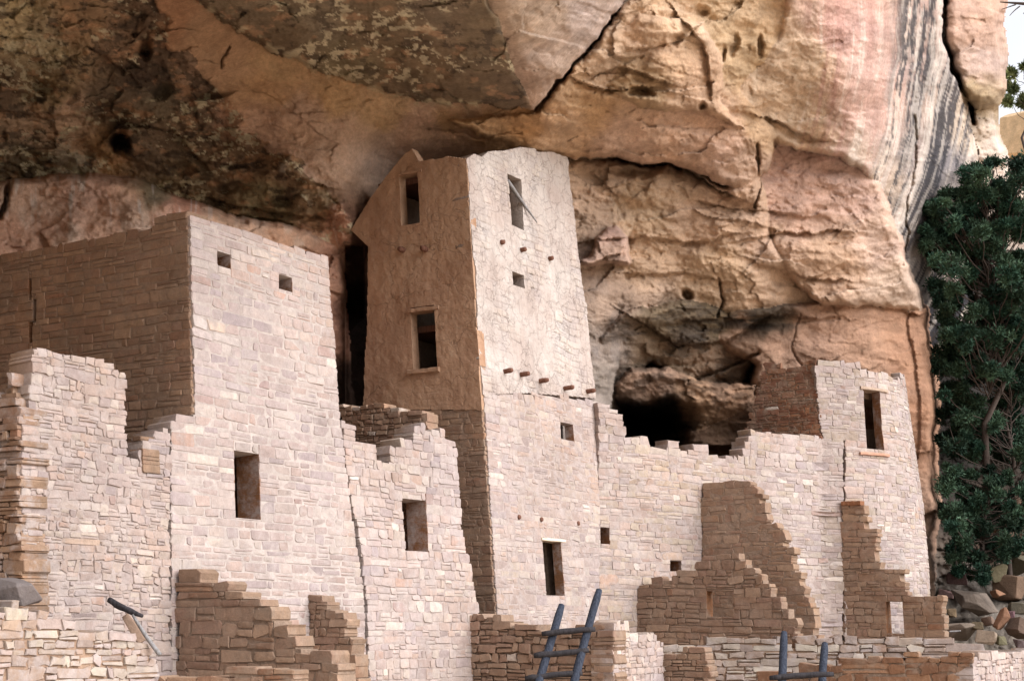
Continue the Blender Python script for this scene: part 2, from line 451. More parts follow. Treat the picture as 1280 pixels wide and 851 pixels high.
def plaster_wall(name, surf, outline, holes=(), thick=0.35, res=0.018, mat=None, parent=None, seed=1, amp=0.02, off0=0.012, edge=0.02, label=None, courses=1.0, reveal_shade=(0.42, 0.33, 0.27)):
    poly = [surf.hit(x, y) for x, y in outline]; hs = holes_uv(surf, holes)
    v0 = min(p[1] for p in poly); v1 = max(p[1] for p in poly); u0 = min(p[0] for p in poly); u1 = max(p[0] for p in poly)
    nu = int((u1 - u0) / res) + 1; nv = int((v1 - v0) / res) + 1
    us = np.linspace(u0, u1, nu + 1); vs = np.linspace(v0, v1, nv + 1)
    for q in hs:
        for e in q[:2]: us[np.abs(us - e).argmin()] = e
        for e in q[2:]: vs[np.abs(vs - e).argmin()] = e
    U, W = np.meshgrid(us, vs)
    M = np.zeros((nv, nu), bool)
    lo = np.full(nv + 1, np.nan); hi = np.full(nv + 1, np.nan)
    er = edge * fbm(vs * 3, vs * 0, seed + 5, 3); er2 = edge * fbm(vs * 3, vs * 0 + 9, seed + 6, 3)
    for j in range(nv + 1):
        it = scan(poly, min(max(vs[j], v0 + 1e-4), v1 - 1e-4))
        if it: lo[j] = it[0][0] + er[j]; hi[j] = it[-1][1] + er2[j]
    for j in range(nv):
        vm = (vs[j] + vs[j + 1]) / 2; um = (us[:-1] + us[1:]) / 2
        vq = vm + 0.0
        for (a, b) in scan(poly, vq):
            M[j] |= (um > a + er[j]) & (um < b + er2[j])
        for q in hs:
            if q[2] < vm < q[3]: M[j] &= ~((um > q[0]) & (um < q[1]))
    # clamp silhouettes to the exact outline
    Uc = U.copy()
    for j in range(nv + 1):
        if not np.isnan(lo[j]):
            s = (np.abs(U[j] - lo[j]) < res); Uc[j, s] = np.where(np.arange(s.sum()) == 0, lo[j], Uc[j, s]) if s.sum() == 1 else Uc[j, s]
    D = off0 + amp * fbm(U * 1.1 + seed, W * 1.1, seed + 3, 4) + 0.35 * amp * fbm(U * 6, W * 6, seed + 7, 3)
    cw_ = W / 0.135 + 0.5 * fbm(U * 1.1, W * 0.6, seed + 20, 3); row = np.floor(cw_); fv = cw_ - row
    hr_ = _h(row, row * 0, seed + 4); cu = U / (0.24 + 0.14 * hr_) + hr_ * 7 + 0.35 * fbm(U * 2, W * 2, seed + 21, 2); sidx = np.floor(cu); fu = cu - sidx
    stv = _h(sidx, row, seed + 2)
    edge_ = np.minimum(np.minimum(fv, 1 - fv) * 0.135, np.minimum(fu, 1 - fu) * 0.3)
    worn = sstep(-0.15, 0.25, fbm(U * 0.9 + seed, W * 0.7, seed + 22, 4)) * courses
    groove = np.exp(-(edge_ / 0.014) ** 2)
    D += worn * (0.012 * (stv - 0.5) - 0.010 * groove) + 0.004 * courses * (stv - 0.5)
    pc = 1 + worn * (0.12 * (stv - 0.5) - 0.16 * groove) + 0.10 * fbm(U * 1.5, W * 0.5, seed + 23, 4)
    PCol = np.repeat(pc[..., None], 3, -1) * (1 + worn[..., None] * (stv[..., None] - 0.5) * np.array([0.02, 0.0, -0.06]))
    F = surf.pt(Uc, W, D); B = surf.pt(Uc, W, D * 0 - thick)
    nV = (nu + 1) * (nv + 1)
    idx = np.arange(nV).reshape(nv + 1, nu + 1)
    j, i = np.nonzero(M)
    fr = np.stack([idx[j, i], idx[j, i + 1], idx[j + 1, i + 1], idx[j + 1, i]], 1)
    faces = [fr, fr[:, ::-1] + nV]
    Mp = np.pad(M, 1)
    for (dj, di, e0, e1) in ((0, -1, (0, 0), (1, 0)), (0, 1, (0, 1), (1, 1)), (-1, 0, (0, 0), (0, 1)), (1, 0, (1, 0), (1, 1))):
        s = ~Mp[j + 1 + dj, i + 1 + di]
        jj, ii = j[s], i[s]
        p = idx[jj + e0[0], ii + e0[1]]; q = idx[jj + e1[0], ii + e1[1]]
        faces.append(np.stack([p, q, q + nV, p + nV], 1))
    V = np.concatenate([F.reshape(-1, 3), B.reshape(-1, 3)], 0)
    FA = np.concatenate(faces, 0)
    used = np.unique(FA); rm = np.zeros(len(V), int); rm[used] = np.arange(len(used))
    CC = np.concatenate([PCol.reshape(-1, 3), PCol.reshape(-1, 3) * np.array(reveal_shade)], 0)  # back vertices darkened so the window jambs look shaded
    ob = mesh_obj(name, V[used], [rm[FA]], mat, parent, CC[used])
    if label: ob['label'] = label
    return ob

def rod(name, p0, p1, r0, r1, mat, parent=None, seg=10, bend=0.02, nseg=8, seed=0, wob=0.06):
    """an uneven round pole from p0 to p1"""
    r = np.random.default_rng(seed + 11)
    p0 = np.asarray(p0, float); p1 = np.asarray(p1, float); ax = p1 - p0; L = np.linalg.norm(ax); ax /= L
    s = np.cross(ax, [0.3, 0.2, 1.0] if abs(ax[2]) < 0.9 else [1, 0.2, 0]); s /= np.linalg.norm(s); t = np.cross(ax, s)
    V = []; F = []
    b = r.normal(0, bend, 2)
    for i in range(nseg + 1):
        k = i / nseg
        cpt = p0 + (p1 - p0) * k + (s * b[0] + t * b[1]) * math.sin(k * math.pi) * L
        rad = (r0 + (r1 - r0) * k) * (0.8 if i in (0, nseg) else 1)
        for j in range(seg):
            a = 2 * math.pi * j / seg; rj = rad * (1 + r.normal(0, wob))
            V.append(cpt + s * math.cos(a) * rj + t * math.sin(a) * rj)
    for i in range(nseg):
        for j in range(seg):
            j2 = (j + 1) % seg
            F.append((i * seg + j, i * seg + j2, (i + 1) * seg + j2, (i + 1) * seg + j))
    F.append(tuple(range(seg))[::-1]); F.append(tuple(nseg * seg + j for j in range(seg)))
    return mesh_obj(name, V, F, mat, parent, smooth=True)

def slab_on(name, surf, px0, py0, px1, py1, hgt, out, back, mat, parent, seed=0, cols=None):
    """small rounded block lying along a wall between two pixels (its top line)"""
    (ua, va), (ub, vb) = surf.hit(px0, py0), surf.hit(px1, py1); v = (va + vb) / 2
    r = np.random.default_rng(seed)
    n = 8; us = np.linspace(ua, ub, n + 1)
    prof = [(0, out * .8), (-hgt * .15, out), (-hgt * .85, out), (-hgt, out * .75), (-hgt, -back), (0, -back)]
    V = []; F = []
    for i, u in enumerate(us):
        for (dv, of) in prof:
            V.append(surf.pt(np.array(u), np.array(v + dv + r.normal(0, hgt * 0.05)), np.array(of + r.normal(0, 0.004))))
    m = len(prof)
    for i in range(n):
        for j in range(m): F.append((i * m + j, i * m + (j + 1) % m, (i + 1) * m + (j + 1) % m, (i + 1) * m + j))
    F.append(tuple(range(m))[::-1]); F.append(tuple(n * m + j for j in range(m)))
    c = np.ones((len(V), 3))
    if cols is not None: c = np.tile(np.array(cols), (len(V), 1))
    return mesh_obj(name, V, F, mat, parent, c)

def hit_xy(surf, px, py):
    u, v = surf.hit(px, py); p = surf.pt(np.array(u), np.array(v), np.array(0.0)); return V2(p[0], p[1])

BOT = 930   # pixel row below the frame; wall feet are clipped to the ground with vmin

# ------------------------------------------------------------------ plan of the ruin
K1 = P(240, 780, 20.0)[:2]
_kb, _kt = P(246, 800, 20.0), P(237, 263, 20.12)
bat1 = (_kt[:2] - _kb[:2]) / (_kt[2] - _kb[2]); K1 = _kb[:2] - bat1 * _kb[2]
F1 = Plane(K1, u_dir, bat1)                       # long pale front: left ruin, block house, notched house
SIDE1 = Plane(K1, v_dir, bat1)                    # shaded side of the block house

# -- block house
bh = thing('stone_house', (K1[0], K1[1], 0), 'big blocky stone house with two small square windows high up and a brown-shaded side', 'house')
stone_wall('front_wall', F1, [(214, BOT), (214, 522), (228, 518), (243, 511), (237.5, 263), (300, 281), (345, 299), (385, 312), (398, 314), (410, 319), (414, 372), (420, 440), (425, 520), (440, 640), (455, 740), (462, BOT)],
           [(272, 313, 289, 336), (349, 342, 366, 365), (293, 562, 326, 649)], thick=0.42, ch=0.145, sw=0.36, parent=bh, mort=M_MORT_WHITE, seed=3, vmin=0, rag=0.012, gap=0.035, recess=0.007, proud=0.010, white=0.02, split=0.12, jit=0.16, bulge=0.01, warp=0.015, inset=(0.0, 0))
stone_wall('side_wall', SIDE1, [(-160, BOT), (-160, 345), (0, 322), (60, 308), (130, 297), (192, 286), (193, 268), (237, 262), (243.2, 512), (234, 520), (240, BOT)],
           [(36, 348, 39, 374), (41, 374, 45, 402), (36, 402, 40, 428)], thick=0.42, ch=0.135, sw=0.36, pal=PAL_SHADED, mort=M_MORT_SHADED, parent=bh, seed=5, vmin=0, rag=0.004, gap=0.02, recess=0.006, proud=0.008, jit=0.2, white=0.0, bulge=0.008, warp=0.015, inset=(0.045, 0))
def plain_wall(name, O, d, L, h, thick, mat, parent, nside=1, bt=(0, 0)):
    d = np.asarray(d) / np.linalg.norm(d); n = V2(d[1], -d[0]) * nside
    V = []; F = []; m = 14
    for i in range(m + 1):
        for j in range(m + 1):
            p = O + d * L * i / m + n * 0.03 * float(fbm(np.array(i * .7), np.array(j * .7), 5, 2))
            V.append((p[0] + bt[0] * h * j / m, p[1] + bt[1] * h * j / m, h * j / m))
    k = len(V)
    V += [(x + n[0] * thick, y + n[1] * thick, z) for x, y, z in V[:k]]
    for i in range(m):
        for j in range(m):
            a = i * (m + 1) + j; f = (a, a + m + 1, a + m + 2, a + 1); F += [f, tuple(q + k for q in f[::-1])]
    for i in range(m):
        a = i * (m + 1) + m; F.append((a, a + m + 1, a + m + 1 + k, a + k))
        for a, s in ((i, 1), (m * (m + 1) + i, 1)): F.append((a, a + 1, a + 1 + k, a + k))
    return mesh_obj(name, V, F, mat, parent)
pe = hit_xy(F1, 416, 400)
plain_wall('end_wall', pe - u_dir * 0.45 + v_dir * 0.43, v_dir, 3.0, 6.0, 0.4, M_MORT_TAN, bh)
plain_wall('back_wall', K1 + v_dir * 3.2 + u_dir * 0.45, u_dir, 2.2, 6.0, 0.4, M_MORT_SHADED, bh)

# -- left ruined wall (same line, nearer)
K0 = hit_xy(F1, 24, 600)
lw = thing('ruined_wall', (K0[0], K0[1], 0), 'broad crumbling pale rubble wall on the left with a tall ragged fragment standing on top', 'ruined wall')
stone_wall('front_wall', F1, [(30, BOT), (29, 640), (28, 560), (28, 515), (36, 512), (38, 470), (42, 440), (60, 436), (82, 440), (104, 450), (130, 455), (156, 463), (160, 566), (176, 580), (177, 548), (192, 545), (205, 528), (213, 524), (213, BOT)],
           [], thick=0.40, ch=0.125, sw=0.2, parent=lw, seed=8, vmin=0, rag=0.03, gap=0.016, recess=0.014, proud=0.024, jit=0.26, split=0.35, white=0.03, bulge=0.06)
SIDE0 = Plane(K0 - w_dir * 0.02 - bat1 * 3.5, v_dir, bat1)
stone_wall('return_wall', SIDE0, [(-160, BOT), (-160, 500), (-40, 492), (0, 480), (12, 476), (20, 490), (26, 520), (26, BOT)], [], thick=0.4, ch=0.13, sw=0.26, pal=PAL_SHADED, mort=M_MORT_TAN,
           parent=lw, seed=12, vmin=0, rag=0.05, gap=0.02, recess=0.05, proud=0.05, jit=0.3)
# short return beside the fragment
pz = hit_xy(F1, 178, 600)
stone_wall('stub_wall', Plane(pz - w_dir * 0.1 - bat1 * 3.6, v_dir, bat1), [(163, 590), (163, 547), (178, 545), (179, 590)], [], thick=0.3, ch=0.1, sw=0.2, pal=PAL_SHADED, mort=M_MORT_SHADED, parent=lw, seed=14, gap=0.015)

# -- notched house in front of the tower
K2 = hit_xy(F1, 598, 760)
nh = thing('ruined_house', (K2[0], K2[1], 0), 'roofless pale stone house with broken notched top and one window, before the square tower', 'ruined house')
stone_wall('front_wall', F1, [(464, BOT), (457, 740), (442, 640), (427, 520), (446, 531), (447, 545), (470, 548), (471, 572), (487, 573), (488, 560), (500, 559), (501, 548), (517, 545), (518, 533), (540, 533), (556, 540), (557, 548), (571, 554), (573, 600), (577, 660), (588, 710), (598, 765), (600, BOT)],
           [(503, 622, 535, 690)], thick=0.40, ch=0.155, sw=0.27, parent=nh, seed=21, vmin=0, rag=0.03, gap=0.014, recess=0.010, proud=0.02, jit=0.16, white=0.03)
pn = hit_xy(F1, 552, 700)
stone_wall('cross_wall', Plane(pn - w_dir * 0.40 - bat1 * 4, v_dir, bat1), [(424, 720), (424, 505), (450, 506), (475, 504), (500, 510), (524, 513), (532, 524), (538, 536), (540, 720)], [], thick=0.35, ch=0.10, sw=0.18, pal=PAL_SHADED, mort=M_MORT_SHADED,
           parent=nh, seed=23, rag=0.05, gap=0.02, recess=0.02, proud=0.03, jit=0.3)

# -- square tower
TB = P(621, 770, 27.0); TT = P(583, 195, 27.35)
bat = (TT[:2] - TB[:2]) / (TT[2] - TB[2]); T0 = TB[:2] - bat * TB[2]
TL = Plane(T0, u_dir, bat); TS = Plane(T0, v_dir, bat)
tw = thing('square_tower', (T0[0], T0[1], 0), 'tall four-storey square stone tower with pale cracked plaster, reaching up to the cave roof', 'tower')
lit_holes = [(635, 217, 656, 288), (640, 339, 655, 361)]
plaster_wall('upper_front_wall', TL, [(604, 493), (583, 199), (592, 193), (603, 196), (612, 190), (630, 189), (650, 184), (668, 186), (672, 190), (690, 190), (708, 197), (711, 204), (713, 235), (716, 262), (728, 350), (737, 420), (744, 498), (700, 494), (660, 491)],
             lit_holes, thick=0.36, mat=M_PL_LIT, parent=tw, seed=31, amp=0.035, edge=0.05, off0=0.004, label='cream plastered front with a net of cracks')
stone_wall('lower_front_wall', TL, [(631.5, BOT), (604.5, 488), (745, 497), (750, 508), (752, BOT)], [(700, 527, 718, 552), (678, 673, 706, 745)],
           thick=0.2, ch=0.155, sw=0.34, parent=tw, seed=33, vmin=0, rag=0.008, gap=0.012, recess=0.004, proud=0.009, jit=0.22, bulge=0.008, warp=0.02, light=0.95, inset=(0.01, 0))
plaster_wall('upper_side_wall', TS, [(603, 512), (583, 199), (560, 196), (545, 199), (524, 202), (520, 194), (515, 186), (506, 193), (480, 224), (462, 250), (440, 288), (452, 300), (461, 308), (458, 420), (454, 512)],
             [(499, 217, 526, 279), (513, 385, 548, 462)], thick=0.2, mat=M_PL_TAN, parent=tw, seed=35, amp=0.03, off0=0.015, edge=0.014, courses=0.35, reveal_shade=(0.9, 0.85, 0.8), label='tan plastered side with two dark windows')
stone_wall('lower_side_wall', TS, [(631, BOT), (603.5, 506), (452, 506), (450, BOT)], [], thick=0.34, ch=0.15, sw=0.30, pal=PAL_SHADED, mort=M_MORT_SHADED, parent=tw, seed=37, vmin=0, rag=0.008,
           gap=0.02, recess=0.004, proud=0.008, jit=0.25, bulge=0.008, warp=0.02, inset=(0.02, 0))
plain_wall('back_wall', T0 + v_dir * 2.3 + u_dir * 0.5, u_dir, 2.2, 9.95, 0.3, M_MORT_SHADED, tw, bt=bat)
plain_wall('far_wall', T0 + u_dir * 2.7 + v_dir * 0.4, v_dir, 2.0, 9.95, 0.3, M_MORT_SHADED, tw, bt=bat - u_dir * 0.03)
def blocker_slab(name, O, a, La, b, Lb, z, mat, parent):
    V = []
    for zz in (z, z + 0.12):
        for i in (0, 1):
            for j in (0, 1):
                p = O + a * La * i + b * Lb * j; V.append((p[0], p[1], zz))
    F = [(0, 1, 3, 2), (4, 6, 7, 5), (0, 2, 6, 4), (1, 5, 7, 3), (0, 4, 5, 1), (2, 3, 7, 6)]
    return mesh_obj(name, V, F, mat, parent)
for zf, lf in ((4.95, 2.15), (7.05, 2.1), (8.75, 1.95), (10.02, 1.95)):  # unseen slabs added so the tower windows stay dark
    blocker_slab('light_block_floor', T0 + bat * zf + (u_dir + v_dir) * 0.38, u_dir, 2.35, v_dir, lf, zf, M_BEAM, tw)
for i, (x, y) in enumerate([(625, 303), (652, 312), (686, 323), (629, 464), (650, 468), (674, 476), (706, 485), (733, 489)]):
    u, v = TL.hit(x, y); L = 0.10 if i < 3 else 0.2
    rod('beam', TL.pt(np.array(u), np.array(v), np.array(-0.15)), TL.pt(np.array(u), np.array(v - 0.01), np.array(L)), 0.045, 0.048, M_BEAM, tw, seed=i, bend=0)
for i, (x, y) in enumerate([(648, 646), (676, 649), (722, 654)]):
    u, v = TL.hit(x, y)
    rod('beam', TL.pt(np.array(u), np.array(v), np.array(-0.15)), TL.pt(np.array(u), np.array(v), np.array(0.04)), 0.04, 0.045, M_BEAM, tw, seed=i + 30, bend=0)
for i, (x, y) in enumerate([(505, 313), (533, 312)]):
    u, v = TS.hit(x, y)
    rod('beam', TS.pt(np.array(u), np.array(v), np.array(-0.15)), TS.pt(np.array(u), np.array(v), np.array(0.16)), 0.06, 0.055, M_BEAM, tw, seed=i + 20, bend=0)
slab_on('sill', TS, 512, 463, 551, 459, 0.09, 0.09, 0.2, M_PL_TAN, tw, 3)
slab_on('lintel', TS, 511, 386, 549, 383, 0.07, 0.05, 0.2, M_PL_TAN, tw, 4)
slab_on('lintel', TL, 676, 670, 706, 676, 0.05, 0.03, 0.2, M_STONE, tw, 5, srgb(215, 200, 180))
slab_on('lintel', TS, 499, 217, 528, 212, 0.05, 0.045, 0.2, M_PL_TAN, tw, 6)

# stick leaning in the upper window
a0 = TL.pt(*[np.array(q) for q in TL.hit(637, 225)], np.array(-0.05)); a1 = TL.pt(*[np.array(q) for q in TL.hit(665, 280)], np.array(0.12))
st = rod('wooden_pole', a0, a1, 0.05, 0.012, M_GREYWOOD, None, seed=4, bend=0.03)
tag(st, 'pale weathered stick leaning out of the top right window of the tower', 'stick')

# -- curtain wall and round tower on one curved path
S0 = hit_xy(TL, 747, 600)
dcur = V2(0.78, 0.62); dcur /= np.linalg.norm(dcur)
PC = Plane(S0, dcur)
S1 = hit_xy(PC, 1026, 600)
path = [S0]; L1 = np.linalg.norm(S1 - S0)
for k in range(1, 9): path.append(S0 + dcur * L1 * k / 8)
lean = [0.0] * 9
R_ = 4.3; ang = math.radians(6); cur = S1.copy(); stepa = math.radians(5)
for k in range(18):
    ang += stepa / 2; cur = cur + V2(math.cos(ang), math.sin(ang)) * R_ * stepa; ang += stepa / 2
    path.append(cur.copy()); lean.append(0.115 * (k + 1) / 14 if k < 14 else 0.115)
PW = Path(path, lean)
cw = thing('curtain_wall', (S0[0], S0[1], 0), 'long pale curtain wall with a ragged stepped top running right from the square tower', 'stone wall')
stone_wall('wall', PW, [(748, BOT), (748, 499), (758, 503), (768, 512), (778, 520), (781, 540), (800, 548), (815, 555), (833, 560), (834, 549), (848, 548), (850, 560), (866, 562), (866, 551), (884, 552), (886, 566), (905, 571), (925, 573), (930, 555), (941, 535), (980, 540), (1000, 545), (1026, 546), (1054, 548), (1056, BOT)],
           [(750, 660, 762, 681), (838, 700, 852, 714)], thick=0.4, ch=0.165, sw=0.36, pal=PAL_LIT + PAL_BUF[:2], parent=cw, seed=41, vmin=0, rag=0.02, gap=0.013, recess=0.009, proud=0.018, jit=0.22, white=0.05)
rt = thing('round_tower', (S1[0], S1[1], 0), 'curved pale stone tower with a tall dark doorway at the right end of the ruins', 'tower')
stone_wall('curved_wall', PW, [(1058, BOT), (1056, 548), (1028, 546), (1018, 455), (1030, 449), (1046, 449), (1062, 455), (1090, 459), (1118, 466), (1131, 472), (1139, 500), (1147, 560), (1155, 640), (1162, 745), (1163, BOT)],
           [(1079, 486, 1105, 563)], thick=0.26, ch=0.15, sw=0.32, pal=PAL_LIT + PAL_BUF[:2], parent=rt, seed=43, vmin=0, rag=0.02, gap=0.013, recess=0.009, proud=0.016, jit=0.2, white=0.06)
pr_ = hit_xy(PW, 1024, 500); hit_u = PW.hit(1030, 500)[0]
stone_wall('side_wall', Plane(pr_, v_dir), [(905, 640), (905, 600), (930, 540), (945, 500), (950, 470), (958, 456), (975, 455), (990, 461), (1008, 452), (1018, 452), (1024, 520), (1026, 640)], [], thick=0.35, ch=0.12, sw=0.24,
           pal=[srgb(128, 90, 72), srgb(118, 82, 66), srgb(138, 100, 78)], mort=M_MORT_SHADED, parent=rt, seed=45, rag=0.05, gap=0.02, recess=0.02, proud=0.03, jit=0.3)  # darker palette holds the shade of this inner wall
pb = hit_xy(PW, 1060, 500)
plain_wall('back_wall', pb + V2(-0.5, 1.6), V2(1, 0.3), 2.2, 6.3, 0.3, M_MORT_SHADED, rt)
rp_ = [PW.pt(np.array(u), np.array(7.0), np.array(-0.42)) for u in np.linspace(hit_u, hit_u + 5.2, 12)]
rp_ += [rp_[-1] + np.array([-1.2, 1.6, 0]), rp_[0] + np.array([-0.6, 2.6, 0])]
nn_ = len(rp_); vv_ = [(p[0], p[1], 6.95) for p in rp_] + [(p[0], p[1], 7.1) for p in rp_]
mesh_obj('light_block_roof', vv_, [tuple(range(nn_))[::-1], tuple(range(nn_, 2 * nn_))] + [(i, (i + 1) % nn_, nn_ + (i + 1) % nn_, nn_ + i) for i in range(nn_)], M_MORT_SHADED, rt)  # unseen cover added to keep the doorway dark inside
slab_on('lintel', PW, 1075, 483, 1108, 487, 0.07, 0.05, 0.3, M_STONE, rt, 7, srgb(166, 146, 130))
slab_on('sill', PW, 1074, 564, 1110, 568, 0.07, 0.06, 0.3, M_STONE, rt, 8, srgb(180, 140, 120))

# -- cross walls whose shade-toned sides face the viewer
def cross(name, surf, px, py, outline, label, seed, thick=0.35, holes=(), **kw):
    b0 = hit_xy(surf, px, py) + w_dir * 0.015
    t = thing(name, (b0[0], b0[1], 0), label, 'ruined wall')
    a = dict(ch=0.165, sw=0.34, pal=PAL_SHADED, mort=M_MORT_SHADED, gap=0.018, recess=0.012, proud=0.02, jit=0.3, rag=0.075, white=0.0, split=0.3)
    a.update(kw)
    s = Plane(b0, w_dir)
    stone_wall('wall', s, outline, holes, thick=thick, parent=t, seed=seed, vmin=0, **a)
    return t, s
cross('broken_cross_wall', F1, 220, 760, [(219, BOT), (219, 714), (248, 713), (250, 730), (290, 734), (291, 742), (322, 746), (324, 762), (342, 766), (344, 782), (360, 782), (362, 797), (374, 798), (376, 808), (412, 806), (413, 820), (422, 822), (424, BOT)],
      'brown-shaded stepped cross wall descending to the right below the large window of the blocky house', 51)
cross('broken_cross_wall', F1, 386, 770, [(386, BOT), (386, 745), (402, 744), (403, 748), (412, 748), (413, 764), (428, 765), (430, 776), (436, 790), (442, 806), (447, 822), (452, BOT)],
      'narrow brown-shaded stump of a cross wall below the seam between the blocky and notched houses', 53, thick=0.3, sw=0.2)
cw1, s_e = cross('broken_cross_wall', PW, 876, 650, [(876, BOT), (876, 603), (878, 599), (900, 597), (936, 601), (942, 612), (950, 616), (952, 640), (962, 652), (976, 658), (978, 676), (988, 684), (992, 706), (1000, 714), (1004, 736), (1012, 742), (1020, 764), (1024, BOT)],
      'tall brown-shaded cross wall remnant with a diagonal stepped edge against the curtain wall', 55, gap=0.016, recess=0.002, proud=0.006)
cross('broken_cross_wall', PW, 796, 760, [(795, BOT), (795, 731), (830, 722), (850, 716), (868, 709), (876, 700), (882, 690), (900, 688), (916, 690), (925, 692), (930, 704), (944, 708), (946, 722), (960, 728), (962, 744), (976, 750), (978, 764), (992, 770), (998, 800), (1000, BOT)],
      'brown cross wall with a blocked doorway niche and a brick-like stepped end, lower right of the curtain wall', 57, holes=[(883, 738, 918, 770)], thick=0.3)
tf, s_f = cross('broken_cross_wall', PW, 1053, 700, [(1052, BOT), (1051, 636), (1056, 628), (1074, 627), (1080, 640), (1084, 656), (1092, 660), (1094, 676), (1098, 700), (1098, 708), (1127, 708), (1129, 728), (1134, 745), (1180, 747), (1182, 796), (1184, BOT)],
      'brown stepped cross wall with a small square opening at the foot of the round tower', 59, holes=[(1107, 752, 1130, 791)])
slab_on('capstone', s_f, 1052, 627, 1076, 625, 0.1, 0.05, 0.25, M_STONE, tf, 9, srgb(130, 90, 66))

# back of the niche
pnb = s_f.pt(*[np.array(q) for q in s_f.hit(1118, 770)], np.array(-0.5))

# -- low room at the foot of the tower
b0 = hit_xy(F1, 588, 800) + w_dir * 0.01
low = thing('low_room', (b0[0], b0[1], 0), 'low brown-shaded stone enclosure behind the ladder, its right end wall pale', 'ruined wall')
s_low = Plane(b0, w_dir)
stone_wall('side_wall', s_low, [(583, BOT), (583, 765), (604, 763), (618, 770), (640, 772), (642, 782), (672, 779), (676, 786), (720, 784), (722, 779), (768, 777), (770, BOT)], [], thick=0.4, ch=0.15, sw=0.3, pal=PAL_SHADED, mort=M_MORT_SHADED, parent=low, seed=61, vmin=0, rag=0.03,
           gap=0.02, recess=0.04, proud=0.04, jit=0.3)
c0 = hit_xy(s_low, 768, 800)
s_low2 = Plane(c0, u_dir)
stone_wall('end_wall', s_low2, [(768, BOT), (768, 778), (790, 785), (808, 792), (829, 798), (830, BOT)], [], thick=0.4, ch=0.14, sw=0.22, pal=PAL_LIT, parent=low, seed=62, vmin=0, rag=0.02, gap=0.016, recess=0.02, proud=0.02, jit=0.25)

# -- long low retaining wall on the right
r0 = P(826, 830, 25.6)[:2]; rdir = V2(0.99, -0.02)
t = thing('retaining_wall', (r0[0], r0[1], 0), 'long low retaining wall of large grey-tan blocks below the right hand ruins', 'retaining wall')
stone_wall('wall', Plane(r0 + V2(0, 1.2), rdir), [(828, BOT), (828, 806), (880, 803), (884, 798), (930, 797), (990, 800), (1040, 794), (1080, 798), (1130, 796), (1180, 797), (1212, 803), (1240, 812), (1300, 816), (1300, BOT)], [], thick=0.5, ch=0.19, sw=0.42, pal=PAL_BUF,
           mort=M_MORT_TAN, parent=t, seed=71, vmin=0, rag=0.03, gap=0.03, recess=0.05, proud=0.06, jit=0.3)
t = thing('low_wall', (r0[0], r0[1], 0), 'stub of brown masonry with a pale broken end just right of the low enclosure', 'ruined wall')
s_st = Plane(r0 + V2(0.05, 0.25), w_dir)
stone_wall('wall', s_st, [(830, BOT), (830, 812), (850, 812), (868, 806), (882, 810), (886, 830), (892, BOT)], [], thick=0.3, ch=0.13, sw=0.25, pal=PAL_SHADED, mort=M_MORT_SHADED, parent=t, seed=72, vmin=0, gap=0.02, recess=0.03, proud=0.03)
r1 = P(1000, 830, 24.2)[:2]
t = thing('low_wall', (r1[0], r1[1], 0), 'reddish brown low wall running along the bottom right edge, its far right end pale', 'ruined wall')
s_rb = Plane(r1, V2(0.93, -0.36))
stone_wall('front_wall', s_rb, [(940, BOT), (942, 846), (985, 838), (1010, 828), (1034, 832), (1050, 822), (1100, 820), (1140, 816), (1170, 820), (1214, 812), (1216, BOT)], [], thick=0.4, ch=0.15, sw=0.34, pal=[srgb(132, 98, 76), srgb(122, 90, 70), srgb(140, 106, 82)], mort=M_MORT_SHADED,
           parent=t, seed=73, vmin=0, rag=0.03, gap=0.02, recess=0.03, proud=0.04, jit=0.3)
rc = hit_xy(s_rb, 1215, 830)
stone_wall('end_wall', Plane(rc, u_dir), [(1215, BOT), (1215, 811), (1250, 812), (1290, 814), (1320, 816), (1320, BOT)], [], thick=0.4, ch=0.15, sw=0.22, pal=PAL_LIT, parent=t, seed=74, vmin=0, gap=0.02, recess=0.03, proud=0.03, jit=0.25)

# -- bottom left foreground walls
q0 = P(0, 800, 15.6)[:2]
t = thing('low_wall', (q0[0], q0[1], 0), 'low foreground wall of large pale blocks sloping down in the bottom left corner', 'ruined wall')
s_fl = Plane(q0, u_dir)
stone_wall('wall', s_fl, [(-100, BOT), (-100, 752), (2, 757), (16, 755), (44, 757), (70, 776), (108, 786), (140, 788), (164, 790), (184, 804), (196, 828), (204, BOT)], [], thick=0.5, ch=0.13, sw=0.27, pal=PAL_BUF + PAL_LIT[:2], parent=t, seed=81, vmin=0, rag=0.03,
           gap=0.02, recess=0.03, proud=0.04, jit=0.3, mort=M_MORT_TAN)
q1 = P(200, 840, 17.5)[:2]
t = thing('low_wall', (q1[0], q1[1], 0), 'reddish broken wall top at the bottom edge below the stepped cross wall', 'ruined wall')
stone_wall('wall', Plane(q1, V2(0.95, -0.3)), [(196, BOT), (196, 838), (240, 838), (262, 842), (300, 834), (340, 832), (366, 836), (372, BOT)], [], thick=0.4, ch=0.12, sw=0.3, pal=[srgb(142, 112, 92), srgb(132, 102, 84), srgb(150, 120, 98)], mort=M_MORT_SHADED, parent=t,
           seed=83, vmin=0, rag=0.03, gap=0.02, recess=0.03, proud=0.03, jit=0.3)

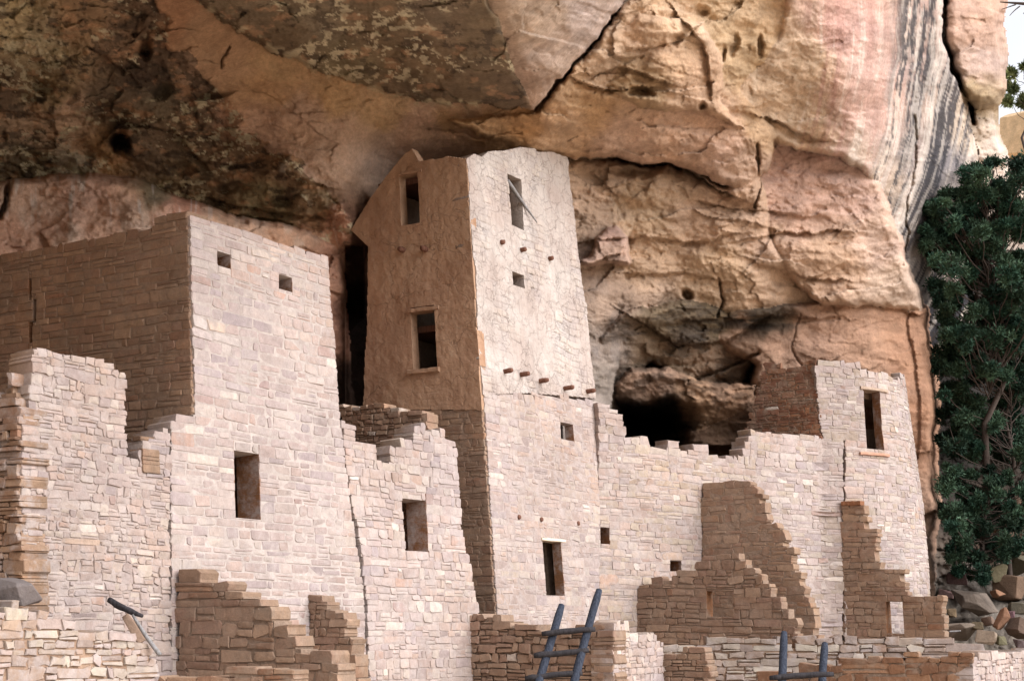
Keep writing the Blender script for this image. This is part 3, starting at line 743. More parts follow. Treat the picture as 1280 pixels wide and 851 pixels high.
# ------------------------------------------------------------------ ladders
def ladder(rails, rungs, Yb, label, mr, mg):
    base = P(*rails[0][0], Yb)
    t = thing('ladder', (base[0], base[1], 0), label, 'ladder', 'wooden ladders at the foot of the ruins')
    for i, (a, b) in enumerate(rails):
        pa = P(*a, Yb); pb_ = P(*b, Yb + 0.9); d = pa - pb_; k = (pb_[2] - 0.0) / (pb_[2] - pa[2])
        rod('rail', pb_ + d * k, pb_, 0.068, 0.058, mr, t, seed=i + 3, bend=0.006, nseg=14, wob=0.03, seg=14)
    for i, (a, b) in enumerate(rungs):
        tt = 0.9 * (BOT - (a[1] + b[1]) / 2) / 180
        rod('rung', P(*a, Yb + tt - 0.22), P(*b, Yb + tt - 0.22), 0.046, 0.042, mg, t, seed=i + 40, bend=0.02, wob=0.08)
    return t
ladder([((664, 880), (702, 756)), ((712, 880), (749, 737))], [((677, 792), (744, 786)), ((667, 819), (736, 812)), ((656, 848), (728, 841)), ((648, 878), (718, 872)), ((638, 908), (706, 902))], 22.6,
       'dark blue-grey pole ladder leaning up below the tower doorway, three rungs in view', M_LADDER, M_RUNG)
ladder([((974, 900), (980, 790)), ((1026, 900), (1031, 804))], [((962, 847), (1042, 842)), ((962, 885), (1040, 880))], 23.2,
       'shorter ladder at the bottom right, two blue pole tips sticking up and one rung', M_LADDER, M_RUNG)

# ------------------------------------------------------------------ loose rocks
def rock(name, px, py, Y, sx, sy, sz, label, seed, color, rot=0, tilt=0, cat='boulder', group=None, flat=0.0):
    import bmesh
    r = np.random.default_rng(seed)
    bm = bmesh.new()
    pts = r.normal(0, 1, (17, 3)); pts /= np.linalg.norm(pts, axis=1)[:, None]; pts = np.sign(pts) * np.abs(pts) ** 0.42
    for p in pts: bm.verts.new(p * np.array([sx, sy, sz]) * 0.75)
    bmesh.ops.convex_hull(bm, input=bm.verts)
    for v in [v for v in bm.verts if not v.link_faces]: bm.verts.remove(v)
    bmesh.ops.triangulate(bm, faces=bm.faces)
    bmesh.ops.bevel(bm, geom=bm.edges[:] , offset=min(sx, sy, sz) * 0.025, segments=1, affect='EDGES')
    bmesh.ops.triangulate(bm, faces=bm.faces)
    bmesh.ops.subdivide_edges(bm, edges=bm.edges[:], cuts=2, use_grid_fill=True)
    V = np.array([v.co[:] for v in bm.verts]); bm.verts.index_update(); F = [tuple(v.index for v in f.verts) for f in bm.faces]
    bm.free()
    V += 0.03 * max(sx, sy, sz) * np.stack([fbm(V[:, 1] * 3, V[:, 2] * 3, seed, 3), fbm(V[:, 0] * 3, V[:, 2] * 3, seed + 1, 3), fbm(V[:, 0] * 3, V[:, 1] * 3, seed + 2, 3)], 1)
    c, s = math.cos(tilt), math.sin(tilt); R1 = np.array([[c, 0, s], [0, 1, 0], [-s, 0, c]]); c, s = math.cos(rot), math.sin(rot); R2 = np.array([[c, -s, 0], [s, c, 0], [0, 0, 1]])
    V = V @ R1.T @ R2.T + P(px, py, Y)
    col = np.tile(np.array(color), (len(V), 1)) * (1 + 0.12 * fbm(V[:, 0] * 3, V[:, 2] * 3, seed, 3))[:, None]
    return tag(mesh_obj(name, V, F, M_ROCK, None, col), label, cat, group)
G = 'fallen rocks below the juniper at the right'
rock('boulder', 1218, 752, 38.5, 0.72, 0.6, 0.42, 'large angular grey-tan boulder below the juniper trees at the right', 1, srgb(112, 101, 92), 0.3, 0.2, group=G)
rock('boulder', 1262, 735, 40, 0.5, 0.5, 0.5, 'rounded tan boulder at the right edge behind the reddish slabs', 2, srgb(108, 88, 73), 0.8, 0.1, group=G)
rock('boulder', 1252, 775, 36, 0.16, 0.2, 0.42, 'tall reddish slab tilted to the left beside the right edge', 3, srgb(118, 88, 70), 0.2, 0.5, group=G)
rock('boulder', 1276, 785, 36, 0.4, 0.4, 0.3, 'dark brown block in the bottom right corner above the pale wall', 4, srgb(96, 80, 70), 0.5, 0.3, group=G)
rock('boulder', 1248, 740, 38, 0.22, 0.3, 0.14, 'small flat brown stone lying on top of the reddish slab', 5, srgb(128, 96, 76), 0.1, -0.3, group=G)
rock('boulder', 1205, 790, 36.5, 0.55, 0.5, 0.3, 'low pale rounded rock just behind the end of the retaining wall', 6, srgb(118, 106, 95), 0.6, 0.0, group=G)
rock('boulder', 1232, 796, 35.5, 0.28, 0.3, 0.22, 'small pale stone right of the low rounded rock', 16, srgb(150, 134, 118), 0.2, 0.2, group=G)
rk = np.random.default_rng(91)
words = ['pale', 'brown', 'grey', 'tan', 'reddish']
for i, (x, y, yy, sz) in enumerate([(1182, 742, 39.5, .28), (1196, 724, 40, .34), (1262, 768, 37, .2), (1236, 776, 36.5, .24), (1272, 760, 37.5, .3), (1190, 766, 37.5, .2), (1222, 782, 36.3, .2), (1252, 800, 35.4, .2), (1274, 806, 35.0, .22), (1245, 716, 40, .4), (1272, 706, 41, .5)]):
    places = ['small grey rock at the cliff foot left of the big angular boulder', 'grey rock under the lowest juniper, left of its trunk', 'brown stone between the reddish slab and the right edge',
              'tan stone just below the big angular boulder', 'brown rock above the dark corner block at the right edge', 'small grey stone above the pale stick', 'small tan stone between the low rounded rock and the slab',
              'pale stone behind the lower right wall end', 'brown stone behind the wall at the bottom right corner', 'dark rock behind the lowest juniper', 'large dark rock at the right edge under the middle juniper']
    rock('boulder', x, y, yy, sz, sz * .9, sz * rk.uniform(.5, .8), places[i], 100 + i, srgb(*(np.array([104, 90, 78]) * rk.uniform(0.8, 1.1) + rk.uniform(-8, 8, 3))), rk.uniform(0, 3), rk.uniform(-.4, .4), group=G)
rock('boulder', 20, 738, 16.2, 0.34, 0.3, 0.17, 'smooth dark grey rock wedged at the left edge above the foreground wall', 8, srgb(112, 104, 102), -0.2, 0.25)
rock('leaning_stone', 168, 785, 17.8, 0.10, 0.2, 0.26, 'brown stone slab leaning right against the pale rubble wall under a grey log', 9, srgb(138, 116, 100), 0.2, -0.6, cat='stone')
lg = rod('log', P(136, 749, 17.6), P(178, 770, 17.5), 0.04, 0.028, M_RUNG, None, seed=9, bend=0.02, wob=0.12)
tag(lg, 'short grey weathered log lying on the leaning stone at lower left', 'log')
a = P(166, 768, 17.5); b = P(200, 818, 17.3)
pl = rod('plank', a, b, 0.018, 0.03, M_GREYWOOD, None, seed=10, bend=0.01, seg=6)
tag(pl, 'thin pale wooden plank slanting down to the right beside the leaning stone', 'plank')
s1 = rod('stick', P(1186, 789, 36), P(1201, 788, 36), 0.02, 0.015, M_GREYWOOD, None, seed=12); tag(s1, 'short pale stick poking out horizontally right of the stepped cross wall', 'stick')

# ------------------------------------------------------------------ cliff
def tps(ctrl):
    c = np.array(ctrl, float); xy = c[:, :2] / 200.0; n = len(c)
    d = np.sqrt(((xy[:, None] - xy[None]) ** 2).sum(-1)); K = np.where(d > 0, d * d * np.log(d + 1e-9), 0) + np.eye(n) * 0.02
    Pm = np.column_stack([np.ones(n), xy]); A = np.block([[K, Pm], [Pm.T, np.zeros((3, 3))]])
    w = np.linalg.solve(A, np.concatenate([c[:, 2], np.zeros(3)]))
    def f(x, y):
        x = x / 200.0; y = y / 200.0; out = w[n] + w[n + 1] * x + w[n + 2] * y
        for i in range(n):
            r2 = (x - xy[i, 0]) ** 2 + (y - xy[i, 1]) ** 2
            out = out + w[i] * 0.5 * r2 * np.log(r2 + 1e-12)
        return out
    return f
def sdist(poly, x, y):
    """negative inside, pixels"""
    n = len(poly); d2 = np.full(x.shape, 1e12); ins = np.zeros(x.shape, bool)
    for i in range(n):
        ax, ay = poly[i]; bx, by = poly[(i + 1) % n]
        ex, ey = bx - ax, by - ay; L = ex * ex + ey * ey
        t = np.clip(((x - ax) * ex + (y - ay) * ey) / L, 0, 1)
        dd = (x - ax - t * ex) ** 2 + (y - ay - t * ey) ** 2
        d2 = np.minimum(d2, dd)
        c = ((ay <= y) != (by <= y)) & (x < ax + (y - ay) / (by - ay + 1e-12) * ex)
        ins ^= c
    d = np.sqrt(d2); return np.where(ins, -d, d)
def pline(pts, x, y):
    d2 = np.full(x.shape, 1e12); side = np.zeros(x.shape); tt = np.zeros(x.shape)
    for i in range(len(pts) - 1):
        ax, ay = pts[i]; bx, by = pts[i + 1]; ex, ey = bx - ax, by - ay; L = ex * ex + ey * ey
        t = np.clip(((x - ax) * ex + (y - ay) * ey) / L, 0, 1)
        dd = (x - ax - t * ex) ** 2 + (y - ay - t * ey) ** 2
        m = dd < d2; d2 = np.where(m, dd, d2); side = np.where(m, ex * (y - ay) - ey * (x - ax), side)
    return np.sqrt(d2), side

stp = 1.45
gx = np.concatenate([np.linspace(-620, -16, 70, endpoint=False), np.arange(-16, 1300, stp), np.linspace(1301, 1500, 30)])
gy = np.concatenate([np.linspace(-230, -14, 40, endpoint=False), np.arange(-14, 830, stp), np.linspace(831, 960, 14)])
X, Y = np.meshgrid(gx, gy)
# irregular outlines
wx = X + 7 * fbm(X / 42, Y / 42, 101, 4) + 2.2 * fbm(X / 9, Y / 9, 111, 3)
wy = Y + 7 * fbm(X / 42, Y / 42, 103, 4) + 2.2 * fbm(X / 9, Y / 9, 113, 3)

base = tps([(-600, 400, 13), (-600, 0, 11), (-300, 400, 17), (-300, 0, 15), (0, -100, 18), (0, 0, 21), (0, 150, 25), (0, 300, 28), (0, 600, 29), (200, -100, 19), (200, 0, 22.5), (200, 150, 27), (200, 300, 29.5),
            (330, 60, 26.3), (330, 200, 28.5), (400, 280, 28.6), (440, 270, 28.55), (440, 296, 28.75), (440, 520, 36), (420, 140, 28.0), (400, 105, 27.6), (500, 150, 28.6), (520, 178, 28.8), (540, 250, 34), (600, 150, 29.0), (620, 186, 29.6), (600, 260, 35), (700, 150, 29.6), (700, 190, 30.7), (700, 230, 34),
            (800, 480, 43), (860, 520, 44), (900, 560, 44), (640, 600, 40), (900, 0, 34), (1000, 300, 42), (1100, 600, 46), (1100, 0, 44), (1280, 400, 50)])
layers = [
 # name, polygon, control depths, edge radius px, roll m
 ('slab', [(236, -400), (246, -10), (300, 38), (352, 66), (400, 90), (450, 106), (520, 124), (560, 131), (600, 131), (640, 138), (668, 139), (652, 100), (640, 70), (622, 30), (606, -10), (596, -400)],
  [(250, 0, 20), (250, -200, 15), (600, -200, 15), (400, 85, 25.8), (520, 120, 27.1), (600, 128, 27.5), (660, 135, 27.7), (400, 0, 20.3), (610, 0, 19.8), (640, 70, 24.0)], 7, 0.4),
 ('slab_end', [(540, -400), (560, -10), (590, 40), (615, 90), (650, 132), (667, 139), (700, 100), (740, 50), (775, 8), (790, -20), (1000, -400)],
  [(560, -200, 17), (560, 0, 21.6), (596, 70, 25.0), (630, 125, 27.6), (612, 0, 20.0), (642, 70, 24.2), (667, 138, 27.7), (780, 0, 27.0), (720, 75, 27.2), (900, -200, 25)], 5, 0.3),
 ('m1', [(672, 142), (700, 106), (780, 4), (860, -60), (1010, -60), (1000, 40), (925, 110), (950, 140), (970, 170), (962, 215), (915, 236), (870, 222), (830, 206), (760, 196), (712, 200), (640, 190), (560, 150)],
  [(672, 142, 28.2), (800, 0, 27.8), (900, 0, 29.5), (900, 130, 31.2), (930, 230, 33), (712, 195, 30.9), (780, 120, 29), (830, 200, 31.6), (640, 185, 29.8), (850, 60, 29.2)], 9, 0.5),
 ('m1face', [(735, 60), (800, 18), (880, 30), (905, 80), (900, 125), (930, 160), (880, 140), (800, 135), (740, 110)],
  [(740, 80, 28.0), (800, 30, 27.8), (900, 100, 30.2), (850, 130, 29.6), (850, 70, 28.6)], 12, 0.5),
 ('n', [(690, 195), (760, 200), (830, 210), (905, 235), (948, 190), (962, 300), (1040, 384), (960, 388), (880, 402), (820, 398), (790, 415), (770, 470), (752, 560), (690, 560)],
  [(720, 215, 31.3), (820, 225, 32.2), (720, 260, 32.0), (900, 240, 33.0), (720, 330, 32.3), (900, 300, 33.8), (1000, 370, 36.5), (760, 400, 33.6), (740, 500, 33.0), (850, 270, 33.0), (850, 370, 35), (930, 330, 34.4)], 12, 0.8),
 ('m2', [(1000, -400), (985, -60), (975, 40), (935, 90), (904, 128), (925, 152), (955, 172), (985, 182), (1020, 190), (1052, 196), (1078, 214), (1110, 260), (1128, 320), (1135, 430), (1160, 430), (1200, 440), (1228, 290), (1214, 190), (1196, 104), (1183, 60), (1177, -10), (1190, -400)],
  [(1000, -200, 27), (1000, -50, 30), (950, 60, 31), (1000, 180, 33.6), (1060, 190, 34), (1080, 100, 33), (1050, 20, 31.5), (1130, 300, 38.5), (1140, 50, 36), (1180, 100, 40), (1215, 250, 44), (1130, 420, 41), (1120, 180, 36)], 9, 0.45),
 ('m3', [(940, 165), (985, 170), (1056, 182), (1088, 200), (1112, 255), (1130, 320), (1146, 365), (1153, 392), (1100, 388), (1036, 382), (985, 350), (958, 300), (942, 240)],
  [(960, 200, 34.4), (1060, 210, 35.2), (1140, 380, 38), (1040, 370, 36), (960, 300, 34.8), (1070, 300, 35.6)], 10, 0.8),
 ('m4', [(840, 390), (960, 378), (1040, 374), (1100, 382), (1156, 390), (1163, 480), (1166, 560), (1170, 640), (1164, 672), (1166, 960), (930, 960), (905, 600), (925, 520), (948, 455), (900, 430)],
  [(1000, 400, 36.7), (1150, 400, 38.6), (1165, 700, 39.4), (950, 480, 36.9), (900, 400, 35.8), (1000, 385, 36.1), (900, 620, 41), (1080, 480, 37.6)], 8, 0.6),
 ('c1', [(744, 425), (780, 385), (850, 375), (915, 380), (944, 448), (930, 480), (900, 492), (850, 478), (815, 452), (790, 470), (770, 500), (748, 520)],
  [(760, 450, 34.0), (850, 400, 34.8), (910, 390, 35.6), (930, 460, 37.5), (800, 470, 35.6), (880, 480, 37.2)], 10, 0.9),
 ('c2', [(755, 496), (790, 460), (830, 460), (880, 480), (945, 480), (935, 550), (925, 585), (880, 575), (862, 535), (820, 510), (785, 502)],
  [(780, 490, 34.8), (850, 495, 35.6), (930, 510, 36.5), (900, 550, 37)], 8, 0.8),
 ('c3', [(862, 530), (900, 505), (950, 490), (975, 600), (950, 640), (862, 640), (855, 580)],
  [(870, 540, 36.6), (940, 520, 36.6), (940, 600, 36.9), (870, 600, 36.9)], 10, 0.7),
 ('knob', [(726, 328), (742, 318), (746, 300), (757, 288), (770, 284), (783, 296), (786, 328), (760, 331)],
  [(726, 328, 31.4), (783, 328, 31.6), (765, 286, 32.0)], 6, 0.35),
 ('ledge', [(-80, 228), (8, 224), (60, 219), (120, 224), (170, 226), (230, 254), (262, 262), (300, 272), (360, 280), (400, 292), (431, 298), (432, 400), (428, 960), (-80, 960)],
  [(-80, 230, 23), (0, 230, 24.4), (150, 230, 25.2), (240, 270, 25.6), (420, 300, 29), (428, 500, 29.8), (0, 500, 23.8), (250, 500, 25), (330, 400, 26.5)], 9, 1.2),
 ('m6', [(1181, -400), (1183, 30), (1190, 80), (1203, 118), (1222, 132), (1242, 130), (1254, 112), (1258, 60), (1252, 20), (1256, -400)],
  [(1185, 0, 41.5), (1255, 60, 43), (1220, 130, 42.4), (1220, 40, 41.2)], 14, 1.2),
 ('m7', [(1188, 118), (1205, 128), (1240, 134), (1248, 170), (1262, 198), (1274, 240), (1300, 300), (1500, 360), (1500, 960), (1164, 960), (1160, 430), (1204, 320), (1210, 220)],
  [(1195, 130, 46), (1250, 190, 48), (1200, 420, 47), (1290, 420, 50), (1200, 700, 43), (1290, 700, 43)], 10, 1.0),
 ('m8', [(1150, 700), (1180, 690), (1215, 700), (1260, 690), (1300, 700), (1500, 690), (1500, 960), (1150, 960)],
  [(1170, 700, 43), (1280, 700, 42.5), (1170, 800, 38.5), (1280, 800, 37), (1200, 900, 34)], 12, 0.8),
]
D = base(X, Y)
which = np.zeros(X.shape, int)
for k, (nm, poly, ctrl, R, roll) in enumerate(layers):
    sd = sdist(poly, wx, wy)
    d = tps(ctrl)(X, Y)
    e = np.clip((sd + R) / R, 0, None)
    add = np.where(e < 1, roll * (1 - np.sqrt(np.clip(1 - e * e, 0, 1))) , roll + (np.clip(sd, 0, 60)) * 0.55)
    add = np.where(sd > 60, 1e3, add)
    d = d + add
    m = d < D
    which = np.where(m, k + 1, which); D = np.minimum(D, d)
names = ['base'] + [l[0] for l in layers]
# ledge lines: the rock just under the line is cut back
for pts, amt, wd in [
    ([(712, 200), (760, 198), (830, 206), (905, 240)], 0.9, 22), ([(720, 100), (760, 112), (800, 108)], 0.5, 12), ([(735, 90), (770, 80), (830, 100)], 0.4, 12),
    ([(730, 330), (775, 318), (782, 300)], 0.5, 14), ([(1035, 381), (1100, 386), (1152, 394)], 0.35, 8), ([(860, 400), (960, 392), (1030, 396)], 0.35, 22),
    ([(800, 400), (850, 430), (905, 425), (948, 400)], 0.7, 18), ([(760, 300), (800, 290), (860, 300), (905, 296)], 0.35, 12), ([(940, 300), (1000, 285), (1040, 290)], 0.4, 14),
    ([(880, 255), (940, 262), (1000, 268)], 0.3, 10), ([(960, 150), (990, 160), (1005, 165)], 0.6, 14), ([(540, 160), (565, 162)], 0.3, 6),
    ([(0, 60), (60, 75), (110, 60), (150, 90)], 0.5, 14), ([(0, 140), (60, 150), (120, 145)], 0.6, 16), ([(150, 150), (220, 160), (250, 200)], 0.5, 14), ([(250, 200), (330, 210), (400, 230)], 0.4, 14),
    ([(270, 250), (340, 262), (410, 270)], 0.4, 12), ([(255, 262), (300, 268), (345, 274)], 0.4, 8), ([(790, 340), (850, 338), (905, 352)], 0.3, 12), ([(950, 330), (1000, 345), (1040, 350)], 0.35, 12),
    ([(280, 20), (400, 40), (500, 60)], 0.25, 20), ([(420, 20), (520, 50), (600, 60)], 0.3, 14), ([(850, 20), (880, 60), (890, 110)], 0.35, 12), ([(800, 60), (860, 50), (880, 30)], 0.35, 12),
    ([(1140, 400), (1148, 500), (1150, 640)], 0.2, 8), ([(1180, 560), (1280, 540)], 1.0, 30), ([(1170, 640), (1230, 625), (1290, 640)], 1.0, 25)]:
    dd, side = pline(pts, wx, wy)
    D += amt * np.exp(-(dd / wd)) * (side > 0) * sstep(0, 1.6, dd)
# cracks
for pts, wd, amt in [([(782, 0), (742, 50), (700, 100), (670, 140)], 1.6, 0.25), ([(284, 58), (276, 72), (275, 84)], 1.2, .3), ([(1183, -10), (1184, 50), (1190, 85), (1202, 112), (1215, 150)], 2.6, 2.0), ([(1143, 150), (1146, 200), (1134, 280), (1128, 330)], 1.6, .3),
                     ([(947, 180), (950, 230), (940, 260)], 1.5, .4), ([(560, 162), (600, 172), (650, 165)], 1.2, .15), ([(1000, 390), (990, 440), (1010, 480)], 1.0, .1),
                     ([(860, 480), (900, 462), (950, 440)], 1.6, .5), ([(900, 350), (905, 375), (895, 395)], 1.5, .4), ([(10, 225), (4, 250), (0, 270)], 3, 0.8)]:
    dd, side = pline(pts, wx, wy); D += amt * np.exp(-(dd / wd) ** 2)
# hollows
for (hx, hy, rx, ry, am) in [(150, 180, 16, 18, 1.6), (178, 60, 14, 22, 0.9), (858, 368, 9, 12, .7), (880, 132, 8, 7, .5), (800, 116, 22, 7, .5), (795, 215, 40, 10, .5), (700, 40, 14, 8, .1), (950, 60, 6, 18, .4), (905, 70, 6, 12, .4), (845, 50, 14, 8, .4), (200, 110, 20, 14, .5), (50, 110, 20, 14, .5), (830, 520, 50, 24, 2.5), (915, 60, 9, 22, .35), (875, 15, 12, 9, .35), (290, 235, 26, 10, .5), (350, 250, 24, 9, .4), (228, 210, 18, 12, .5)]:
    D += am * sstep(1, 0.2, np.sqrt(((wx - hx) / rx) ** 2 + ((wy - hy) / ry) ** 2))
# relief at several sizes
rough = np.ones(X.shape)
idx = {n: i for i, n in enumerate(names)}
sdL = sdist([(-900, -400), (170, -400), (196, 10), (212, 55), (250, 92), (286, 120), (300, 152), (336, 186), (372, 204), (416, 236), (446, 290), (430, 340), (-900, 340)], X + 16 * fbm(X / 30, Y / 24, 151, 4), Y + 14 * fbm(X / 30, Y / 24, 153, 4))
leftdark = sstep(4, -4, sdL) * (which == 0)
rough = np.where(which == 0, 0.7 + 1.1 * leftdark, rough)
rough = np.where(which == idx['slab'], 1.1, rough); rough = np.where(which == idx['slab_end'], 0.95, rough)
rough = np.where(which == idx['m2'], 0.75, rough); rough = np.where(which == idx['n'], 1.15, rough)
rough = np.where(which == idx['m4'], 0.6, rough); rough = np.where(which >= idx['m7'], 2.2, rough); rough = np.where(which == idx['c1'], 1.6, rough); rough = np.where(which == idx['c2'], 1.6, rough)
D += rough * (0.34 * fbm(X / 95, Y / 55, 201, 3) + 0.15 * fbm(X / 30, Y / 20, 207, 4) + 0.05 * fbm(X / 9, Y / 6.5, 213, 4) + 0.012 * fbm(X / 3.4, Y / 3, 217, 2))
# spalled plates: stepped thresholds of a smooth field make thin ledges with crisp lips
fld = fbm(X / 70 + 3, Y / 34 + 7, 231, 4) * 4.5 + 0.5
fr_ = fld - np.floor(fld)
D += rough * 0.04 * fr_ ** 2 * sstep(1.0, 0.93, fr_) * sstep(0.1, 0.3, fbm(X / 80, Y / 50, 237, 3))
def plates(sx, sy, seed):
    px_ = (X + 0.35 * Y + 14 * fbm(X / 60, Y / 40, seed, 3) + 3 * fbm(X / 9, Y / 9, seed + 3, 3)) / sx; py_ = (Y - 0.12 * X + 10 * fbm(X / 60, Y / 40, seed + 1, 3) + 2 * fbm(X / 9, Y / 9, seed + 4, 3)) / sy
    ix = np.floor(px_); iy = np.floor(py_); best = np.full(X.shape, 9.0); out = np.zeros(X.shape)
    for dx in (-1, 0, 1):
        for dy in (-1, 0, 1):
            cx = ix + dx; cy = iy + dy; jx = cx + _h(cx, cy, seed + 5); jy = cy + _h(cx, cy, seed + 6)
            d = (px_ - jx) ** 2 + (py_ - jy) ** 2
            hgt = _h(cx, cy, seed + 7) - 0.5 + (px_ - jx) * (_h(cx, cy, seed + 8) - 0.5) * 0.9 + (py_ - jy) * (_h(cx, cy, seed + 9) - 0.35) * 1.2
            m_ = d < best; best = np.where(m_, d, best); out = np.where(m_, hgt, out)
    return out
D += rough * 0.20 * plates(95, 46, 261) * sstep(-0.25, 0.15, fbm(X / 120, Y / 80, 263, 3))
D += rough * 0.12 * plates(34, 16, 271) * sstep(-0.2, 0.2, fbm(X / 70, Y / 45, 273, 3))
D += rough * 0.05 * plates(12, 7, 281) * sstep(-0.1, 0.2, fbm(X / 40, Y / 30, 283, 3))
fld2 = fbm(X / 30 + 13, Y / 15 + 2, 241, 3) * 2.0
fr2 = fld2 - np.floor(fld2)
D += 0 * fr2 ** 2 * sstep(1.0, 0.9, fr2) * sstep(0.2, 0.4, fbm(X / 45, Y / 30, 247, 3))

# never in front of the buildings
def behind(px0, px1, py0, py1, Ymin, soft=6):
    global D
    m = sstep(px0 - soft, px0, X) * sstep(px1 + soft, px1, X) * sstep(py0 - soft, py0, Y) * sstep(py1 + soft, py1, Y)
    D = np.maximum(D, np.where(m > 0.5, Ymin, 0))
behind(505, 700, 222, 900, 32.5); behind(472, 560, 300, 900, 31.8); behind(745, 1000, 560, 900, 38.0); behind(1000, 1160, 480, 900, 37.3); behind(434, 452, 310, 900, 33.0)

a_, b_ = ray(X, Y)
PX = np.stack([a_ * D, D, CAMZ + b_ * D], -1)
# sky cut
sil = sdist([(1300, -400), (1256, -400), (1254, 20), (1260, 60), (1256, 118), (1246, 136), (1251, 168), (1264, 196), (1277, 240), (1300, 290), (1700, 350), (1700, -400)], wx, wy)
keep = sil > -3
D_edge = None
# ---- colour (stains, varnish, soot, bed colours, and shade painted into undersides and recesses)
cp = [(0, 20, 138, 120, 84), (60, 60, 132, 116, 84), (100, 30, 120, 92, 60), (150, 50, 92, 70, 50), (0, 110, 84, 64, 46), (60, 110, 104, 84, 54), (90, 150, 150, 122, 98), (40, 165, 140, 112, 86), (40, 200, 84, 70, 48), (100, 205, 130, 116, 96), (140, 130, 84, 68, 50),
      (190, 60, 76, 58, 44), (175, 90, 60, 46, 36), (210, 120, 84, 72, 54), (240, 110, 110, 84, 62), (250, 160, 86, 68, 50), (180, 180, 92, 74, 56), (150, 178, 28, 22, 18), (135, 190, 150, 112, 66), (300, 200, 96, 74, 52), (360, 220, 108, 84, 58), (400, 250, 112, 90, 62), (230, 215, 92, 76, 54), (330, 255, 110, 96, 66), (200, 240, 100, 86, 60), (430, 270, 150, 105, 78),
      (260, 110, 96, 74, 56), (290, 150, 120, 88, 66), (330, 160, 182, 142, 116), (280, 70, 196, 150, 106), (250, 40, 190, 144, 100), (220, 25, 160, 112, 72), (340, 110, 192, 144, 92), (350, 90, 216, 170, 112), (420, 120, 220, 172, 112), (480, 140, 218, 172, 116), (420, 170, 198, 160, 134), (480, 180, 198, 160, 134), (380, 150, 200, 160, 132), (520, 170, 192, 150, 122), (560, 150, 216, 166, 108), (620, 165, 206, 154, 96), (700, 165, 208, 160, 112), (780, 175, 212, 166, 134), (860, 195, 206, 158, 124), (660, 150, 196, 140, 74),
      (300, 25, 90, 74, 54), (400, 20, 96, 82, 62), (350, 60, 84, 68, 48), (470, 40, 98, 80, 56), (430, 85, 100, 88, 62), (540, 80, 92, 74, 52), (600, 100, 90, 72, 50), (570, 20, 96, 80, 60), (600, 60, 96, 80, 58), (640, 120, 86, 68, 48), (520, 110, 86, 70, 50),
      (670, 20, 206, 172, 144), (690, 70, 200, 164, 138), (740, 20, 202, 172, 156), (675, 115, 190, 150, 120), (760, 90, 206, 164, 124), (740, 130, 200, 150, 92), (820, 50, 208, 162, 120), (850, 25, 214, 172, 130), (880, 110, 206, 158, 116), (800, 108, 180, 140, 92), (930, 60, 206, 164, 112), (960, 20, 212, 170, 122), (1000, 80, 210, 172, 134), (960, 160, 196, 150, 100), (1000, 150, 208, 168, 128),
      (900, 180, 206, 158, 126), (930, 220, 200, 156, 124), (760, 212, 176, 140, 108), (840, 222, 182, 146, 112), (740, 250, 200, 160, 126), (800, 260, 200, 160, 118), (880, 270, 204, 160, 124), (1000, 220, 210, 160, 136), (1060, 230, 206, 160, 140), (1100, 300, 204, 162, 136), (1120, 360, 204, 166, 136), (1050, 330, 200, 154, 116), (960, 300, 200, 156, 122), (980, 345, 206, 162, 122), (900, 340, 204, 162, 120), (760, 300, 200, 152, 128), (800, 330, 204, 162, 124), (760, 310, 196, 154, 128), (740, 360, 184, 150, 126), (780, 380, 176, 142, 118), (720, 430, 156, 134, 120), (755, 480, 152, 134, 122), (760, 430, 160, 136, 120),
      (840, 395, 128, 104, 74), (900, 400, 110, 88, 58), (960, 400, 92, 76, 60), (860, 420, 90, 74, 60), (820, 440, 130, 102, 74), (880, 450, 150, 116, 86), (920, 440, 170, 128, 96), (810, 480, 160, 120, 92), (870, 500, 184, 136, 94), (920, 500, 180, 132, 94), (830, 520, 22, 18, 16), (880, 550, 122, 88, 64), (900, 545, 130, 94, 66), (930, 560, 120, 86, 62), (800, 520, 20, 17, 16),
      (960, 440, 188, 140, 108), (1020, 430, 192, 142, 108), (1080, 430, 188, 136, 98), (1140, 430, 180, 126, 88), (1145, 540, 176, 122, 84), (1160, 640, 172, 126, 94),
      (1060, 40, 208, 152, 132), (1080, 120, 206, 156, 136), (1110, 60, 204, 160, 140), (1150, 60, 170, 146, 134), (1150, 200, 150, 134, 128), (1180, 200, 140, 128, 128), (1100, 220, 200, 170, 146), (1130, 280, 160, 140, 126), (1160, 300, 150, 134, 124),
      (1220, 30, 200, 154, 128), (1220, 80, 196, 158, 138), (1225, 125, 176, 146, 106), (1215, 170, 206, 178, 152), (1240, 220, 206, 180, 160), (1200, 300, 80, 66, 58), (1200, 420, 44, 38, 34), (1260, 420, 44, 38, 34), (1200, 560, 46, 40, 36), (1270, 600, 60, 50, 42), (1200, 500, 44, 38, 34), (1270, 500, 44, 38, 34), (1200, 640, 56, 48, 42), (1250, 690, 110, 84, 64), (1190, 700, 110, 92, 76), (1220, 760, 128, 114, 100), (1270, 640, 120, 88, 66),  # darkest points paint the shade behind the trees
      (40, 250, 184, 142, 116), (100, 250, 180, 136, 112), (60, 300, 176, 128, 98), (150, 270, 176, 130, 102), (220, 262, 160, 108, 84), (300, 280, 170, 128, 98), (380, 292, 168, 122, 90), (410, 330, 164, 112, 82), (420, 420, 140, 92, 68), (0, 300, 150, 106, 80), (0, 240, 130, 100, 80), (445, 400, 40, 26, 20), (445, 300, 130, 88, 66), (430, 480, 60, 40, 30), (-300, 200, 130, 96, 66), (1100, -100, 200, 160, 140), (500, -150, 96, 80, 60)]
cpx = np.array([c[:2] for c in cp], float); cpc = np.array([srgb(*c[2:]) for c in cp])
